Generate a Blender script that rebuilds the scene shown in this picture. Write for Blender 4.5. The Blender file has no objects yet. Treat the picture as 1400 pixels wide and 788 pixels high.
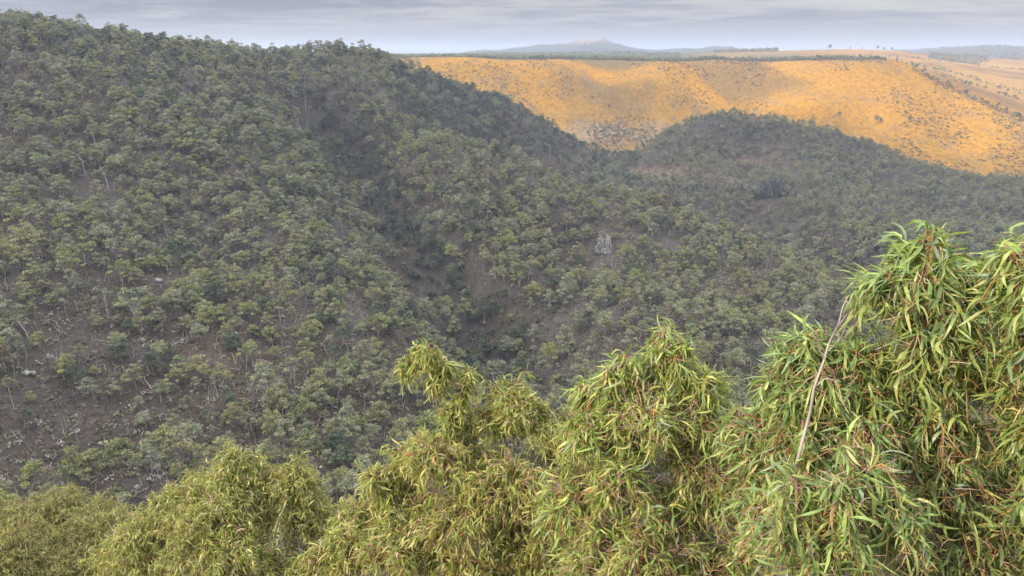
import bpy, bmesh, math, random
import numpy as np
from math import radians, sin, cos, tan, atan2, pi
rng = np.random.default_rng(7)
random.seed(7)
S = bpy.context.scene
COL = S.collection

# ------------------------------------------------------------------ camera
F = 1011.0                                   # focal length in photo pixels (1400 wide)
PITCH = math.atan((394 - 70) / F)            # the horizon lies at row 70 of the photo
cd = bpy.data.cameras.new('camera')
cam = bpy.data.objects.new('camera', cd)
COL.objects.link(cam)
cam.location = (0, 0, 0)
cam.rotation_euler = (pi / 2 - PITCH, 0, 0)
cd.sensor_width = 36.0
cd.lens = 36.0 * F / 1400
cd.clip_start = 0.05
cd.clip_end = 90000
S.camera = cam
S.render.resolution_x, S.render.resolution_y = 1024, 576

# ------------------------------------------------------------------ sky, sun, exposure
SUN_EL = radians(23)
SUN_XY = np.array([-0.86, -0.51])            # plan direction towards the sun: left and a little behind
SUN_XY = SUN_XY / np.linalg.norm(SUN_XY)
sun_az = atan2(SUN_XY[0], SUN_XY[1])         # clockwise from +Y
SUN_V = np.array([SUN_XY[0] * cos(SUN_EL), SUN_XY[1] * cos(SUN_EL), sin(SUN_EL)])
W = bpy.data.worlds.new('World')
S.world = W
W.use_nodes = True
wn, wl = W.node_tree.nodes, W.node_tree.links
wn.clear()


def wnode(t, **kw):
    n = wn.new(t)
    for k, v in kw.items():
        setattr(n, k, v)
    return n


def wmath(op, a, b=None, clamp=False):
    n = wnode('ShaderNodeMath', operation=op, use_clamp=clamp)
    for i, v in enumerate((a, b)):
        if v is None:
            continue
        if isinstance(v, (int, float)):
            n.inputs[i].default_value = v
        else:
            wl.new(v, n.inputs[i])
    return n.outputs[0]


def wmix(f, a, b):
    n = wnode('ShaderNodeMix', data_type='RGBA')
    if isinstance(f, (int, float)):
        n.inputs[0].default_value = f
    else:
        wl.new(f, n.inputs[0])
    for i, v in ((6, a), (7, b)):
        if isinstance(v, tuple):
            n.inputs[i].default_value = (*v, 1)
        else:
            wl.new(v, n.inputs[i])
    return n.outputs[2]


def wramp(v, stops):
    n = wnode('ShaderNodeValToRGB')
    wl.new(v, n.inputs[0])
    el = n.color_ramp.elements
    while len(el) < len(stops):
        el.new(0.5)
    for e, (p, c) in zip(el, stops):
        e.position = p
        e.color = (c, c, c, 1) if not isinstance(c, tuple) else (*c, 1)
    return n.outputs[0]


sky = wnode('ShaderNodeTexSky', sky_type='NISHITA', sun_disc=False)
sky.sun_elevation = SUN_EL
sky.sun_rotation = sun_az
sky.altitude = 300
sky.air_density, sky.dust_density, sky.ozone_density = 1.0, 1.5, 1.0
tc = wnode('ShaderNodeTexCoord')
sep = wnode('ShaderNodeSeparateXYZ')
wl.new(tc.outputs['Generated'], sep.inputs[0])
zc = wmath('MAXIMUM', sep.outputs[2], 0.0)
den = wmath('ADD', zc, 0.055)
comb = wnode('ShaderNodeCombineXYZ')
wl.new(wmath('DIVIDE', sep.outputs[0], den), comb.inputs[0])
wl.new(wmath('DIVIDE', sep.outputs[1], den), comb.inputs[1])


def wnoise(scale, detail, rough, off=(0, 0, 0), stretch=(1, 1, 1)):
    mp = wnode('ShaderNodeMapping')
    mp.inputs['Location'].default_value = off
    mp.inputs['Scale'].default_value = stretch
    wl.new(comb.outputs[0], mp.inputs[0])
    n = wnode('ShaderNodeTexNoise')
    n.inputs['Scale'].default_value = scale
    n.inputs['Detail'].default_value = detail
    n.inputs['Roughness'].default_value = rough
    n.inputs['Distortion'].default_value = 0.25
    wl.new(mp.outputs[0], n.inputs[0])
    return n.outputs['Fac']


n_big = wnoise(0.17, 6, 0.55, (3.1, 1.7, 0), (0.8, 1.0, 1))
n_fine = wnoise(0.95, 7, 0.62, (9.1, 4.3, 0), (0.8, 1.0, 1))
nmix = wmath('ADD', wmath('MULTIPLY', n_big, 0.55), wmath('MULTIPLY', n_fine, 0.45))
cover = wramp(nmix, [(0.30, 0.3), (0.42, 1.0)])                      # where cloud hides the blue
shade = wramp(nmix, [(0.43, (0.74, 0.72, 0.71)), (0.485, (0.53, 0.535, 0.585)), (0.54, (0.37, 0.385, 0.465))])
# an overcast sky is about three times as bright overhead as at the horizon
zen = wramp(zc, [(0.0, 0.078), (0.10, 0.080), (0.35, 0.20), (0.7, 0.50), (1.0, 0.72)])
zen_s = wmath('MULTIPLY', zen, 73.0)
vm = wnode('ShaderNodeVectorMath', operation='SCALE')
wl.new(shade, vm.inputs[0])
wl.new(zen_s, vm.inputs['Scale'])
low = wramp(zc, [(0.0, 0.0), (0.010, 0.35), (0.035, 1.0)])             # cloud thins out into pale air at the horizon
clouded = wmix(wmath('MULTIPLY', cover, low), sky.outputs[0], vm.outputs[0])
veil = wmix(wramp(zc, [(0.0, 0.95), (0.015, 0.8), (0.04, 0.2), (0.07, 0.0)]), clouded, (3.35, 3.5, 3.4))
bg = wnode('ShaderNodeBackground')
bg.inputs['Strength'].default_value = 0.10
wl.new(veil, bg.inputs['Color'])
wo = wnode('ShaderNodeOutputWorld')
wl.new(bg.outputs[0], wo.inputs['Surface'])

sd = bpy.data.lights.new('sun', 'SUN')
sd.energy = 5.0
sd.angle = radians(0.5)
sd.color = (1.0, 0.83, 0.60)
sun = bpy.data.objects.new('sun', sd)
COL.objects.link(sun)
from mathutils import Vector
sun.rotation_euler = Vector(SUN_V).to_track_quat('Z', 'Y').to_euler()
sun.location = (-200, -100, 300)

vs = S.view_settings
vs.view_transform = 'Standard'
vs.look = 'None'
vs.gamma = 1
vs.use_curve_mapping = False
vs.exposure = 0.42
S.cycles.use_denoising = True
S.cycles.max_bounces = 6
S.cycles.diffuse_bounces = 3
S.cycles.glossy_bounces = 2
S.cycles.transmission_bounces = 4
S.cycles.transparent_max_bounces = 4
S.cycles.volume_bounces = 1

# ------------------------------------------------------------------ pixel <-> place
CP, SP = cos(PITCH), sin(PITCH)


def ray(px, py):
    u, v = (px - 700) / F, (394 - py) / F
    return np.array([u, CP + v * SP, -SP + v * CP])


def at(px, py, Y):
    d = ray(px, py)
    return d * (Y / d[1])


def project(x, y, z):
    dep = y * CP - z * SP
    up = y * SP + z * CP
    dep = np.where(dep > 0.01, dep, 0.01)
    return 700 + F * x / dep, 394 - F * up / dep


# ------------------------------------------------------------------ noise
def _hash(ix, iy, seed):
    h = (ix.astype(np.int64) * 374761393 + iy.astype(np.int64) * 668265263 + seed * 1442695041) & 0x7fffffff
    h = ((h ^ (h >> 13)) * 1274126177) & 0x7fffffff
    return ((h ^ (h >> 16)) & 0xffff) / 65535.0


def vnoise(x, y, seed=0):
    ix, iy = np.floor(x), np.floor(y)
    fx, fy = x - ix, y - iy
    fx, fy = fx * fx * fx * (fx * (fx * 6 - 15) + 10), fy * fy * fy * (fy * (fy * 6 - 15) + 10)
    a = _hash(ix, iy, seed); b = _hash(ix + 1, iy, seed)
    c = _hash(ix, iy + 1, seed); d = _hash(ix + 1, iy + 1, seed)
    return (a + (b - a) * fx) * (1 - fy) + (c + (d - c) * fx) * fy - 0.5


def fbm(x, y, seed=0, oct=4, gain=0.5):
    t, a = 0, 1.0
    for k in range(oct):
        t = t + a * vnoise(x * 2 ** k + 17.3 * k, y * 2 ** k - 9.1 * k, seed + k)
        a *= gain
    return t


def sstep(a, b, x):
    t = np.clip((x - a) / (b - a), 0, 1)
    return t * t * (3 - 2 * t)


# ------------------------------------------------------------------ terrain
TREE = 4.5                                   # the photo's rows show the canopy; the ground lies below it
forest_pts = [
    # hill on the left: skyline, then its face
    (-500, 5, 400), (-250, 8, 410), (0, 19, 430), (100, 34, 450), (200, 54, 480), (270, 68, 505), (330, 73, 545), (400, 72, 560), (470, 70, 570), (520, 84, 570),
    (-500, 300, 230), (-500, 600, 130), (-250, 150, 320), (-250, 300, 240), (-250, 450, 182), (-250, 620, 135),
    (0, 150, 330), (0, 300, 250), (0, 450, 190), (0, 620, 142), (150, 150, 345), (150, 300, 262), (150, 450, 195), (150, 620, 146), (160, 690, 128),
    (300, 120, 430), (300, 200, 345), (300, 300, 280), (300, 450, 203), (300, 600, 150), (420, 200, 385), (430, 300, 300), (430, 450, 213), (430, 640, 140),
    # gully between the hill and the middle spur
    (400, 110, 495), (480, 200, 425), (530, 290, 350), (610, 370, 293), (690, 440, 250), (560, 440, 225), (600, 560, 170),
    # middle spur
    (470, 95, 540), (560, 130, 530), (600, 200, 435), (640, 280, 365), (700, 350, 305), (760, 400, 272), (690, 210, 450), (740, 238, 450),
    (820, 260, 430), (890, 272, 415), (800, 330, 340), (900, 350, 315), (950, 295, 380), (1050, 335, 335), (1100, 360, 318), (1150, 395, 295), (1220, 460, 250),
    (900, 430, 248), (1000, 430, 245), (1020, 500, 205), (760, 490, 220), (1100, 460, 235),
    # back edge of the left hill, in front of the golden slope
    (560, 98, 600), (600, 112, 620), (700, 142, 660), (760, 172, 680), (800, 192, 690), (850, 208, 690), (780, 222, 610), (830, 240, 570),
    # spur on the right, across the creek
    (890, 189, 700), (940, 160, 710), (1000, 144, 715), (1060, 163, 710), (1130, 177, 700), (1220, 207, 680), (1330, 243, 650), (1400, 254, 640), (1600, 290, 600), (1850, 330, 560),
    (1000, 200, 640), (1000, 255, 560), (1100, 220, 620), (1100, 270, 525), (1200, 270, 540), (1300, 290, 500), (1400, 290, 490), (1200, 330, 440), (1300, 350, 415),
    (1400, 350, 405), (1140, 320, 455), (1600, 370, 380), (880, 236, 610), (930, 256, 550), (1300, 430, 330), (1500, 450, 320),
]
grass_pts = [
    # golden slope: plateau rim, then the face
    (250, 84, 1200), (400, 83, 1180), (530, 82, 1160), (640, 83, 1170), (760, 84, 1200), (900, 85.5, 1210), (1000, 87, 1190), (1100, 88, 1150), (1180, 88, 1120), (1230, 90, 1100),
    (1265, 104, 1080), (1300, 126, 1045), (1350, 147, 1010), (1400, 168, 985), (1500, 205, 930), (1700, 260, 860),
    (640, 110, 1120), (700, 125, 1100), (760, 150, 1060), (800, 172, 1010), (850, 186, 960), (850, 130, 1085), (950, 130, 1090), (950, 155, 1010), (1050, 130, 1060), (1050, 165, 960),
    (1130, 170, 950), (1150, 130, 1050), (1200, 120, 1060), (1220, 160, 975), (1300, 200, 905), (1300, 160, 980), (1400, 238, 850), (1400, 200, 915), (1600, 260, 820),
    # open country beyond the rim
    (300, 79, 1900), (530, 79, 1900), (760, 79, 1900), (1000, 79.5, 1900), (1180, 80, 1700), (1250, 84, 1700), (1330, 96, 1650), (1400, 108, 1600), (1330, 112, 1350), (1400, 140, 1280),
    (1290, 104, 1300), (1500, 112, 1600), (1700, 130, 1500), (1300, 83, 2100), (1400, 84, 2300), (1500, 84, 2400), (1800, 84, 2400), (1100, 75, 2900), (700, 75.5, 2900), (200, 75.5, 2900), (-300, 76, 2500), (1160, 67, 2300), (1090, 69.5, 2300), (1240, 69.5, 2250), (1150, 75, 1800), (1330, 76, 2300), (1160, 72, 2800),
]
hidden_pts = [
    # land nobody sees from here: backs of ridges, the creek, the lookout ridge
    (-330, 640, -35), (-200, 720, -45), (-80, 760, -60), (20, 790, -90), (-450, 700, -20), (-700, 600, 0), (-700, 300, -20), (-700, 900, -20),
    (90, 800, -135), (200, 830, -150), (300, 820, -160), (420, 760, -165), (560, 700, -170), (0, 900, -95), (-250, 1000, -50), (-100, 980, -70),
    (100, 490, -128), (165, 450, -138), (210, 385, -142), (250, 300, -145), (200, 200, -140), (330, 250, -150), (50, 620, -95),
    (-150, 120, -94), (-75, 116, -96), (0, 118, -101), (75, 125, -110), (150, 140, -122), (-300, 105, -90), (300, 160, -130),
    (-150, 70, -58), (0, 70, -60), (150, 70, -62), (-75, 95, -80), (75, 95, -82), (0, 97, -82), (300, 70, -64), (-300, 60, -55),
    (-150, 30, -27), (0, 30, -28.5), (150, 30, -30), (-60, 30, -28), (60, 30, -29), (-40, 12, -13.5), (40, 12, -13.5), (0, 12, -13.5),
    (-20, 4, -6), (20, 4, -6), (0, 3, -5), (0, -3, -1.6), (-40, -3, -2), (40, -3, -2), (0, -60, -1), (-150, -40, -2), (150, -40, -5), (0, -300, 5), (-400, -200, 5), (400, -200, -5), (500, 60, -70),
    (800, 300, -120), (900, 500, -130), (1100, 700, -120), (0, -900, 0), (-900, -500, 10), (900, -500, -10), (-1200, 400, 0), (1500, 1000, -80),
]
P = []
for a in forest_pts:
    p = at(*a); p[2] -= TREE
    P.append(p)
for a in grass_pts:
    P.append(at(*a))
P += [np.array(p, float) for p in hidden_pts]
for px_, z_ in ((100, -14), (300, -14), (530, -13.5), (700, -15), (900, -17.5), (1040, -19), (1170, -20)):    # level ground behind the rim
    for Y_, dz_ in ((1290, 0), (1420, -1), (1600, -2)):
        p = at(px_, 80, Y_); p[2] = z_ + dz_
        P.append(p)
for (a, b, c, dz) in ((640, 168, 545, 22), (690, 198, 540, 36), (740, 230, 535, 40), (800, 250, 515, 30), (600, 150, 545, 12)):   # the fold behind the middle spur
    p = at(a, b, c); p[2] -= dz
    P.append(p)
P = np.array(P)
RC = 12.0


def _k(ax, ay, bx, by):
    return -np.sqrt((ax[:, None] - bx[None]) ** 2 + (ay[:, None] - by[None]) ** 2 + RC ** 2) / 1000


_n = len(P)
_A = np.zeros((_n + 3, _n + 3))
_A[:_n, :_n] = _k(P[:, 0], P[:, 1], P[:, 0], P[:, 1]) - np.eye(_n) * 0.0015
_A[:_n, _n:] = np.c_[np.ones(_n), P[:, 0] / 1000, P[:, 1] / 1000]
_A[_n:, :_n] = _A[:_n, _n:].T
_w = np.linalg.solve(_A, np.r_[P[:, 2], 0, 0, 0])
ridge_px = np.array([-400, 0, 240, 290, 330, 360, 420, 500, 600, 650, 700, 760, 785, 800, 812, 826, 838, 870, 900, 925, 950, 975, 1000, 1012, 1040, 1100, 1180, 1240, 1290, 1340, 1400, 1500, 1800])
ridge_py = np.array([67, 67, 68, 67, 66.5, 69, 71, 71, 70.5, 69, 65.5, 59.5, 58, 56, 55.5, 56.5, 60.5, 66, 67.5, 64.5, 64, 62, 62.5, 67.5, 69, 69, 69, 68.5, 65.5, 64.5, 65.5, 65, 67])


# spurs (+) and gullies (-) on the golden slope, from rim to foot
SPURS = [(at(965, 92, 1190)[:2], at(792, 176, 1000)[:2], 15, 42), (at(820, 100, 1170)[:2], at(735, 150, 1060)[:2], -13, 40), (at(1090, 95, 1140)[:2], at(930, 160, 990)[:2], -9, 38),
         (at(1225, 95, 1100)[:2], at(1080, 165, 960)[:2], 11, 50), (at(1190, 110, 1080)[:2], at(1180, 180, 950)[:2], -7, 30), (at(1290, 130, 1030)[:2], at(1330, 215, 880)[:2], -8, 30),
         (at(700, 88, 1180)[:2], at(640, 112, 1120)[:2], 9, 35)]


_g = [at(395, 108, 500)[:2], at(480, 200, 425)[:2], at(530, 290, 350)[:2], at(610, 370, 293)[:2], at(690, 440, 250)[:2], at(640, 520, 190)[:2]]
GULLIES = [(_g[i], _g[i + 1], -21 - 4 * (i in (1, 2)), 24) for i in range(5)] + [(at(250, 200, 345)[:2], at(330, 420, 225)[:2], -7, 22), (at(90, 120, 360)[:2], at(150, 330, 245)[:2], -6, 24), (at(800, 300, 375)[:2], at(740, 450, 240)[:2], -7, 16),
           (at(930, 330, 340)[:2], at(950, 430, 250)[:2], -6, 14), (at(1010, 175, 690)[:2], at(1050, 262, 560)[:2], -12, 22), (at(1160, 205, 670)[:2], at(1190, 265, 560)[:2], -9, 22)]


def Hgt(x, y, detail=True):
    x = np.atleast_1d(np.asarray(x, float)); y = np.atleast_1d(np.asarray(y, float))
    sh = x.shape
    x, y = x.ravel(), y.ravel()
    z = np.empty_like(x)
    for i in range(0, len(x), 40000):
        xs, ys = x[i:i + 40000], y[i:i + 40000]
        z[i:i + 40000] = _k(xs, ys, P[:, 0], P[:, 1]) @ _w[:_n] + _w[_n] + _w[_n + 1] * xs / 1000 + _w[_n + 2] * ys / 1000
    r = np.hypot(x, y)
    px = 700 + (x / np.maximum(y, 1e-3)) * F / CP * 1.0
    px = np.where(y > 0.05 * r, px, np.where(x > 0, 3000, -3000))
    # far plain with low ranges on it
    u = np.arctan2(x, np.maximum(y, 1))
    plain = -27 + 4 * fbm(x / 900, y / 900, 31, 3)
    top = np.interp(px, ridge_px, ridge_py)
    amp = np.maximum(0, (70 - top) / F)
    jag = 1 + 0.28 * fbm(u * 60, r * 0 + 3, 51, 4)
    big = np.exp(-((r - 4500) / np.where(r < 4500, 750, 1300)) ** 2)
    plain = plain + (amp * 4500 * jag + 22 * np.clip(amp * 900, 0, 1)) * big * (1 + 0.3 * fbm(x / 350, y / 350, 77, 4))
    b = sstep(2400, 3600, r)
    z = np.where(r > 2300, z * (1 - b) + plain * b, z)
    if detail:
        near = sstep(25, 110, r)
        g = sstep(820, 1000, r) * (1 - sstep(1150, 1350, r))
        z = z + near * (1 - sstep(800, 980, r)) * (9 * fbm(x / 95, y / 95, 3, 3) + 2.2 * fbm(x / 17, y / 17, 5, 3))
        # rills down the open slope: a little cut, running towards the creek
        rill = fbm((x + 0.35 * y) / 55, y / 190, 12, 4)
        rill2 = fbm((x - 0.2 * y) / 22, y / 90, 15, 3)
        z = z + g * (13 * rill + 3.5 * rill2 + 1.2 * fbm(x / 12, y / 12, 19, 2)) * sstep(860, 960, r) * (1 - 0.9 * sstep(1070, 1150, r))
        # rolling ground of the farmland past the shoulder
        fl = sstep(1250, 1450, r) * (1 - sstep(2400, 3400, r)) * sstep(.42, .55, x / np.maximum(y, 1))
        z = z + fl * (9 * fbm(x / 260, y / 330, 23, 3) - 2)
        for (pa, pb, hh, ww) in SPURS + GULLIES:
            ab = pb - pa
            t = np.clip(((x - pa[0]) * ab[0] + (y - pa[1]) * ab[1]) / (ab @ ab), -.1, 1.05)
            dd = np.hypot(x - pa[0] - t * ab[0], y - pa[1] - t * ab[1])
            z = z + hh * np.exp(-(dd / ww) ** 2) * np.sin(np.clip(t, 0.02, .98) * pi) ** .5
    nr = 1 - sstep(9, 24, r)
    d = y + 0.15 * np.abs(x)
    prof = np.interp(d, [-30, 0.7, 1.6, 4, 10, 24], [-1.5, -1.7, -3.2, -6.3, -12.0, -24.0]) + 0.5 * fbm(x / 2.5, y / 2.5, 8, 3)
    z = z * (1 - nr) + prof * nr
    return z.reshape(sh)


# polar sheet: fine where the camera looks, coarse behind
azs = np.r_[np.arange(-48, 48.01, 0.2), np.arange(49, 312, 3)] * pi / 180
rad = np.r_[0.35, np.exp(np.arange(np.log(0.8), np.log(60), 0.06)), np.exp(np.arange(np.log(60.5), np.log(3500), 0.0085)), np.exp(np.arange(np.log(3530), np.log(42000), 0.03))]
AZ, RR = np.meshgrid(azs, rad)
GX, GY = RR * np.sin(AZ), RR * np.cos(AZ)
GZ = Hgt(GX, GY)
NR, NA = GX.shape
# horizon table for deciding what can be seen at all
_f = azs <= 48 * pi / 180 + 1e-6
_el = np.where(RR > 14, GZ / RR, -9)[:, _f]
HOR = np.maximum.accumulate(_el, axis=0)
azf = azs[_f]


def seen(x, y, ztop, margin=0.0):
    r, a = np.hypot(x, y), np.arctan2(x, y)
    ia = np.clip(np.rint((a - azf[0]) / (azf[1] - azf[0])).astype(int), 0, len(azf) - 1)
    ir = np.clip(np.searchsorted(rad, r * 0.975) - 1, 0, NR - 1)
    return (ztop + margin) / r > HOR[ir, ia]


_my = np.exp(np.arange(np.log(30), np.log(9000), 0.002))


def hit(px, py):
    """where the line of sight through this photo pixel meets the ground"""
    d = ray(px, py)
    t = _my / d[1]
    gz = Hgt(d[0] * t, d[1] * t)
    k = np.argmax(d[2] * t < gz)
    return np.array([d[0] * t[k], d[1] * t[k], gz[k]])


def gpx(pts):
    return project(pts[:, 0], pts[:, 1], pts[:, 2])

# ------------------------------------------------------------------ helpers
def new_mat(name, rough=0.8, spec=0.2):
    m = bpy.data.materials.new(name)
    m.use_nodes = True
    b = m.node_tree.nodes['Principled BSDF']
    b.inputs['Roughness'].default_value = rough
    b.inputs['Specular IOR Level'].default_value = spec
    return m, m.node_tree.nodes, m.node_tree.links, b


def nnoise(N, L, scale, detail=4, rough=0.55, coord=None, stretch=None):
    t = N.new('ShaderNodeTexNoise')
    t.inputs['Scale'].default_value = scale
    t.inputs['Detail'].default_value = detail
    t.inputs['Roughness'].default_value = rough
    if coord is not None:
        if stretch:
            mp = N.new('ShaderNodeMapping')
            mp.inputs['Scale'].default_value = stretch
            L.new(coord, mp.inputs[0])
            coord = mp.outputs[0]
        L.new(coord, t.inputs[0])
    return t.outputs['Fac']


def nramp(N, L, v, stops):
    n = N.new('ShaderNodeValToRGB')
    L.new(v, n.inputs[0])
    el = n.color_ramp.elements
    while len(el) < len(stops):
        el.new(0.5)
    for e, (p, c) in zip(el, stops):
        e.position = p
        e.color = (c, c, c, 1) if not isinstance(c, tuple) else (*c, 1)
    return n.outputs[0]


def nmixc(N, L, f, a, b, mode='MIX'):
    n = N.new('ShaderNodeMix')
    n.data_type = 'RGBA'
    n.blend_type = mode
    for i, v in ((0, f), (6, a), (7, b)):
        if isinstance(v, (int, float)):
            n.inputs[i].default_value = v
        elif isinstance(v, tuple):
            n.inputs[i].default_value = (*v, 1)
        else:
            L.new(v, n.inputs[i])
    return n.outputs[2]


def attr_mat(name, rough, spec, trans):
    m, N, L, B = new_mat(name, rough, spec)
    va = N.new('ShaderNodeAttribute'); va.attribute_name = 'col'
    tcn = N.new('ShaderNodeTexCoord')
    nz = nramp(N, L, nnoise(N, L, 30, 4, .6, tcn.outputs['Object']), [(.3, .78), (.7, 1.2)])
    base = nmixc(N, L, 1.0, va.outputs['Color'], nz, 'MULTIPLY')
    L.new(base, B.inputs['Base Color'])
    if trans:
        tr = N.new('ShaderNodeBsdfTranslucent')
        bright = nmixc(N, L, 1.0, base, (1.2, 1.3, .8), 'MULTIPLY')
        L.new(bright, tr.inputs['Color'])
        mx = N.new('ShaderNodeMixShader'); mx.inputs[0].default_value = trans
        L.new(B.outputs[0], mx.inputs[1]); L.new(tr.outputs[0], mx.inputs[2])
        L.new(mx.outputs[0], N['Material Output'].inputs['Surface'])
    return m


def mesh_np(name, verts, faces, mat=None, cols=None, smooth=False, link=True, parent=None):
    """one mesh object from arrays; faces is (n,4) or (n,3)"""
    me = bpy.data.meshes.new(name)
    verts = np.asarray(verts, np.float32); faces = np.asarray(faces, np.int32)
    k = faces.shape[1]
    me.vertices.add(len(verts)); me.vertices.foreach_set('co', verts.ravel())
    me.loops.add(faces.size); me.loops.foreach_set('vertex_index', faces.ravel())
    me.polygons.add(len(faces))
    me.polygons.foreach_set('loop_start', np.arange(0, faces.size, k, dtype=np.int32))
    me.polygons.foreach_set('loop_total', np.full(len(faces), k, np.int32))
    if smooth:
        me.polygons.foreach_set('use_smooth', np.ones(len(faces), bool))
    if cols is not None:
        a = me.color_attributes.new('col', 'FLOAT_COLOR', 'POINT')
        c = np.ones((len(verts), 4), np.float32); c[:, :3] = cols
        a.data.foreach_set('color', c.ravel())
    me.update(calc_edges=True)
    me.validate()
    if mat:
        me.materials.append(mat)
    ob = bpy.data.objects.new(name, me)
    if link:
        COL.objects.link(ob)
    if parent:
        ob.parent = parent
    return ob


def tag(o, label=None, cat=None, group=None, kind=None):
    for k, v in (('label', label), ('category', cat), ('group', group), ('kind', kind)):
        if v:
            o[k] = v
    return o


def empty(name, loc, label=None, cat=None, group=None):
    o = bpy.data.objects.new(name, None)
    o.empty_display_size = 0.3
    COL.objects.link(o)
    o.location = loc
    return tag(o, label, cat, group)


def unit(v):
    return v / (np.linalg.norm(v, axis=-1, keepdims=True) + 1e-9)


class Geo:
    """collects quads"""
    def __init__(s):
        s.v, s.f, s.c, s.n = [], [], [], 0

    def add(s, v, f, c=None):
        v = np.asarray(v, float)
        s.v.append(v); s.f.append(np.asarray(f) + s.n)
        if c is not None:
            s.c.append(np.broadcast_to(np.asarray(c, float), (len(v), 3)))
        s.n += len(v)

    def tube(s, pts, radii, k=5, c=None):
        pts = np.asarray(pts, float); radii = np.asarray(radii, float)
        t = np.gradient(pts, axis=0)
        t /= np.linalg.norm(t, axis=1)[:, None] + 1e-9
        ref = np.array([1.0, 0.13, 0.07]) if abs(t[0][0]) < 0.8 else np.array([0.1, 1.0, 0.05])
        a = np.cross(t, ref); a /= np.linalg.norm(a, axis=1)[:, None] + 1e-9
        b = np.cross(t, a)
        th = np.arange(k) * 2 * pi / k
        ring = pts[:, None] + radii[:, None, None] * (np.cos(th)[None, :, None] * a[:, None] + np.sin(th)[None, :, None] * b[:, None])
        n = len(pts)
        i, j = np.meshgrid(np.arange(n - 1), np.arange(k), indexing='ij')
        q = np.stack([i * k + j, i * k + (j + 1) % k, (i + 1) * k + (j + 1) % k, (i + 1) * k + j], -1).reshape(-1, 4)
        s.add(ring.reshape(-1, 3), q, c)

    def build(s, name, mat=None, parent=None, smooth=False, link=True):
        return mesh_np(name, np.concatenate(s.v), np.concatenate(s.f), mat, np.concatenate(s.c) if s.c else None, smooth, link, parent)


# ------------------------------------------------------------------ ground
GP = np.c_[GX.ravel(), GY.ravel(), GZ.ravel()]
ppx, ppy = gpx(GP)
gx, gy = GP[:, 0], GP[:, 1]
gr = np.hypot(gx, gy)
front = gy > 5
lerp = lambda a, b, t: a + (b - a) * t[:, None]
C = lambda *c: np.array(c, float)[None]
n1 = fbm(gx / 60, gy / 60, 41, 4); n2 = fbm(gx / 18, gy / 18, 43, 3)
# forest floor: red-brown litter and grey stony patches
colr = lerp(C(.052, .042, .034), C(.074, .066, .057), sstep(-.25, .35, n1))
colr = lerp(colr, C(.080, .057, .043), sstep(.1, .45, n2) * .7)
# bare tan patches on the saddle below the golden slope
for (qx, qy, sx, sy, w) in ((905, 235, 70, 9, .9), (1000, 222, 60, 12, .5), (850, 205, 30, 8, .6), (1010, 245, 30, 6, .5), (880, 201, 14, 5, .8)):
    wgt = np.exp(-((ppx - qx) / sx) ** 2 - ((ppy - qy) / sy) ** 2) * (gy > 380) * (gy < 760)
    colr = lerp(colr, C(.15, .105, .075), np.clip(wgt * w + n2 * .3 * wgt, 0, 1))
# golden dry grass
m1 = fbm((gx + .35 * gy) / 70, gy / 160, 61, 4); m2 = fbm(gx / 240, gy / 200, 63, 3); m3 = fbm(gx / 14, gy / 14, 67, 3)
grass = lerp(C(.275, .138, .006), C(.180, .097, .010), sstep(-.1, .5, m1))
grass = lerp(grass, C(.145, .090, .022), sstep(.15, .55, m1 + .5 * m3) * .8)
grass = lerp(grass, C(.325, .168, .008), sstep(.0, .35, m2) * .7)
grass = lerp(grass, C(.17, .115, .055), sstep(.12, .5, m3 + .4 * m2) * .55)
foot = np.exp(-((ppx - 850) / 85) ** 2 - ((ppy - 182) / 16) ** 2)
grass = lerp(grass, C(.21, .155, .09), np.clip(foot * .9 + m3 * foot, 0, 1))
# open farm country past the rim: pinker, ploughed and pale paddocks, then woods and far ranges
farm = lerp(C(.235, .125, .020), C(.285, .160, .030), sstep(-.2, .3, fbm(gx / 300, gy / 300, 81, 3)))
farm = lerp(farm, C(.135, .074, .022), sstep(.05, .3, fbm(gx / 130, gy / 210, 83, 3)) * .8)
paddock = _hash(np.floor(gx / 620 + .22 * np.sin(gy / 800)), np.floor(gy / 800), 5)
scr = lerp(C(.06, .066, .036), C(.25, .155, .040), sstep(.60, .64, paddock))
scr = lerp(scr, C(.28, .165, .10), sstep(.84, .88, paddock))
right = sstep(0.17, 0.33, np.arctan2(gx, np.maximum(gy, 1)))
farm = lerp(scr, farm, np.clip(right * (1 - sstep(2500, 3300, gr)) , 0, 1))
farm = np.where((gr > 3300)[:, None], lerp(scr, C(.055, .058, .040), sstep(3300, 3800, gr)), farm)
peak = np.exp(-((ppx - 812) / 26) ** 2) * (1 - sstep(56, 60, ppy)) + np.exp(-((ppx - 775) / 30) ** 2) * (1 - sstep(59, 63, ppy)) * .6
farm = lerp(farm, C(.20, .145, .085), np.clip(peak, 0, 1) * sstep(3600, 4100, gr))
# wooded ground along the rim left of the farmland
wood = sstep(1230, 1300, gr) * (1 - sstep(0.33, 0.40, np.arctan2(gx, np.maximum(gy, 1))))
farm = lerp(farm, C(.085, .085, .05), np.clip(wood * (1 - sstep(2000, 2300, gr)) * sstep(-.25, -.05, fbm(gx / 400, gy / 200, 91, 2)), 0, 1))
rim = sstep(1180, 1290, gr + 40 * n1)
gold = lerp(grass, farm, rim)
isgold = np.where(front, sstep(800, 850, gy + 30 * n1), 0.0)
gcol = lerp(colr, gold, isgold)

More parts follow.
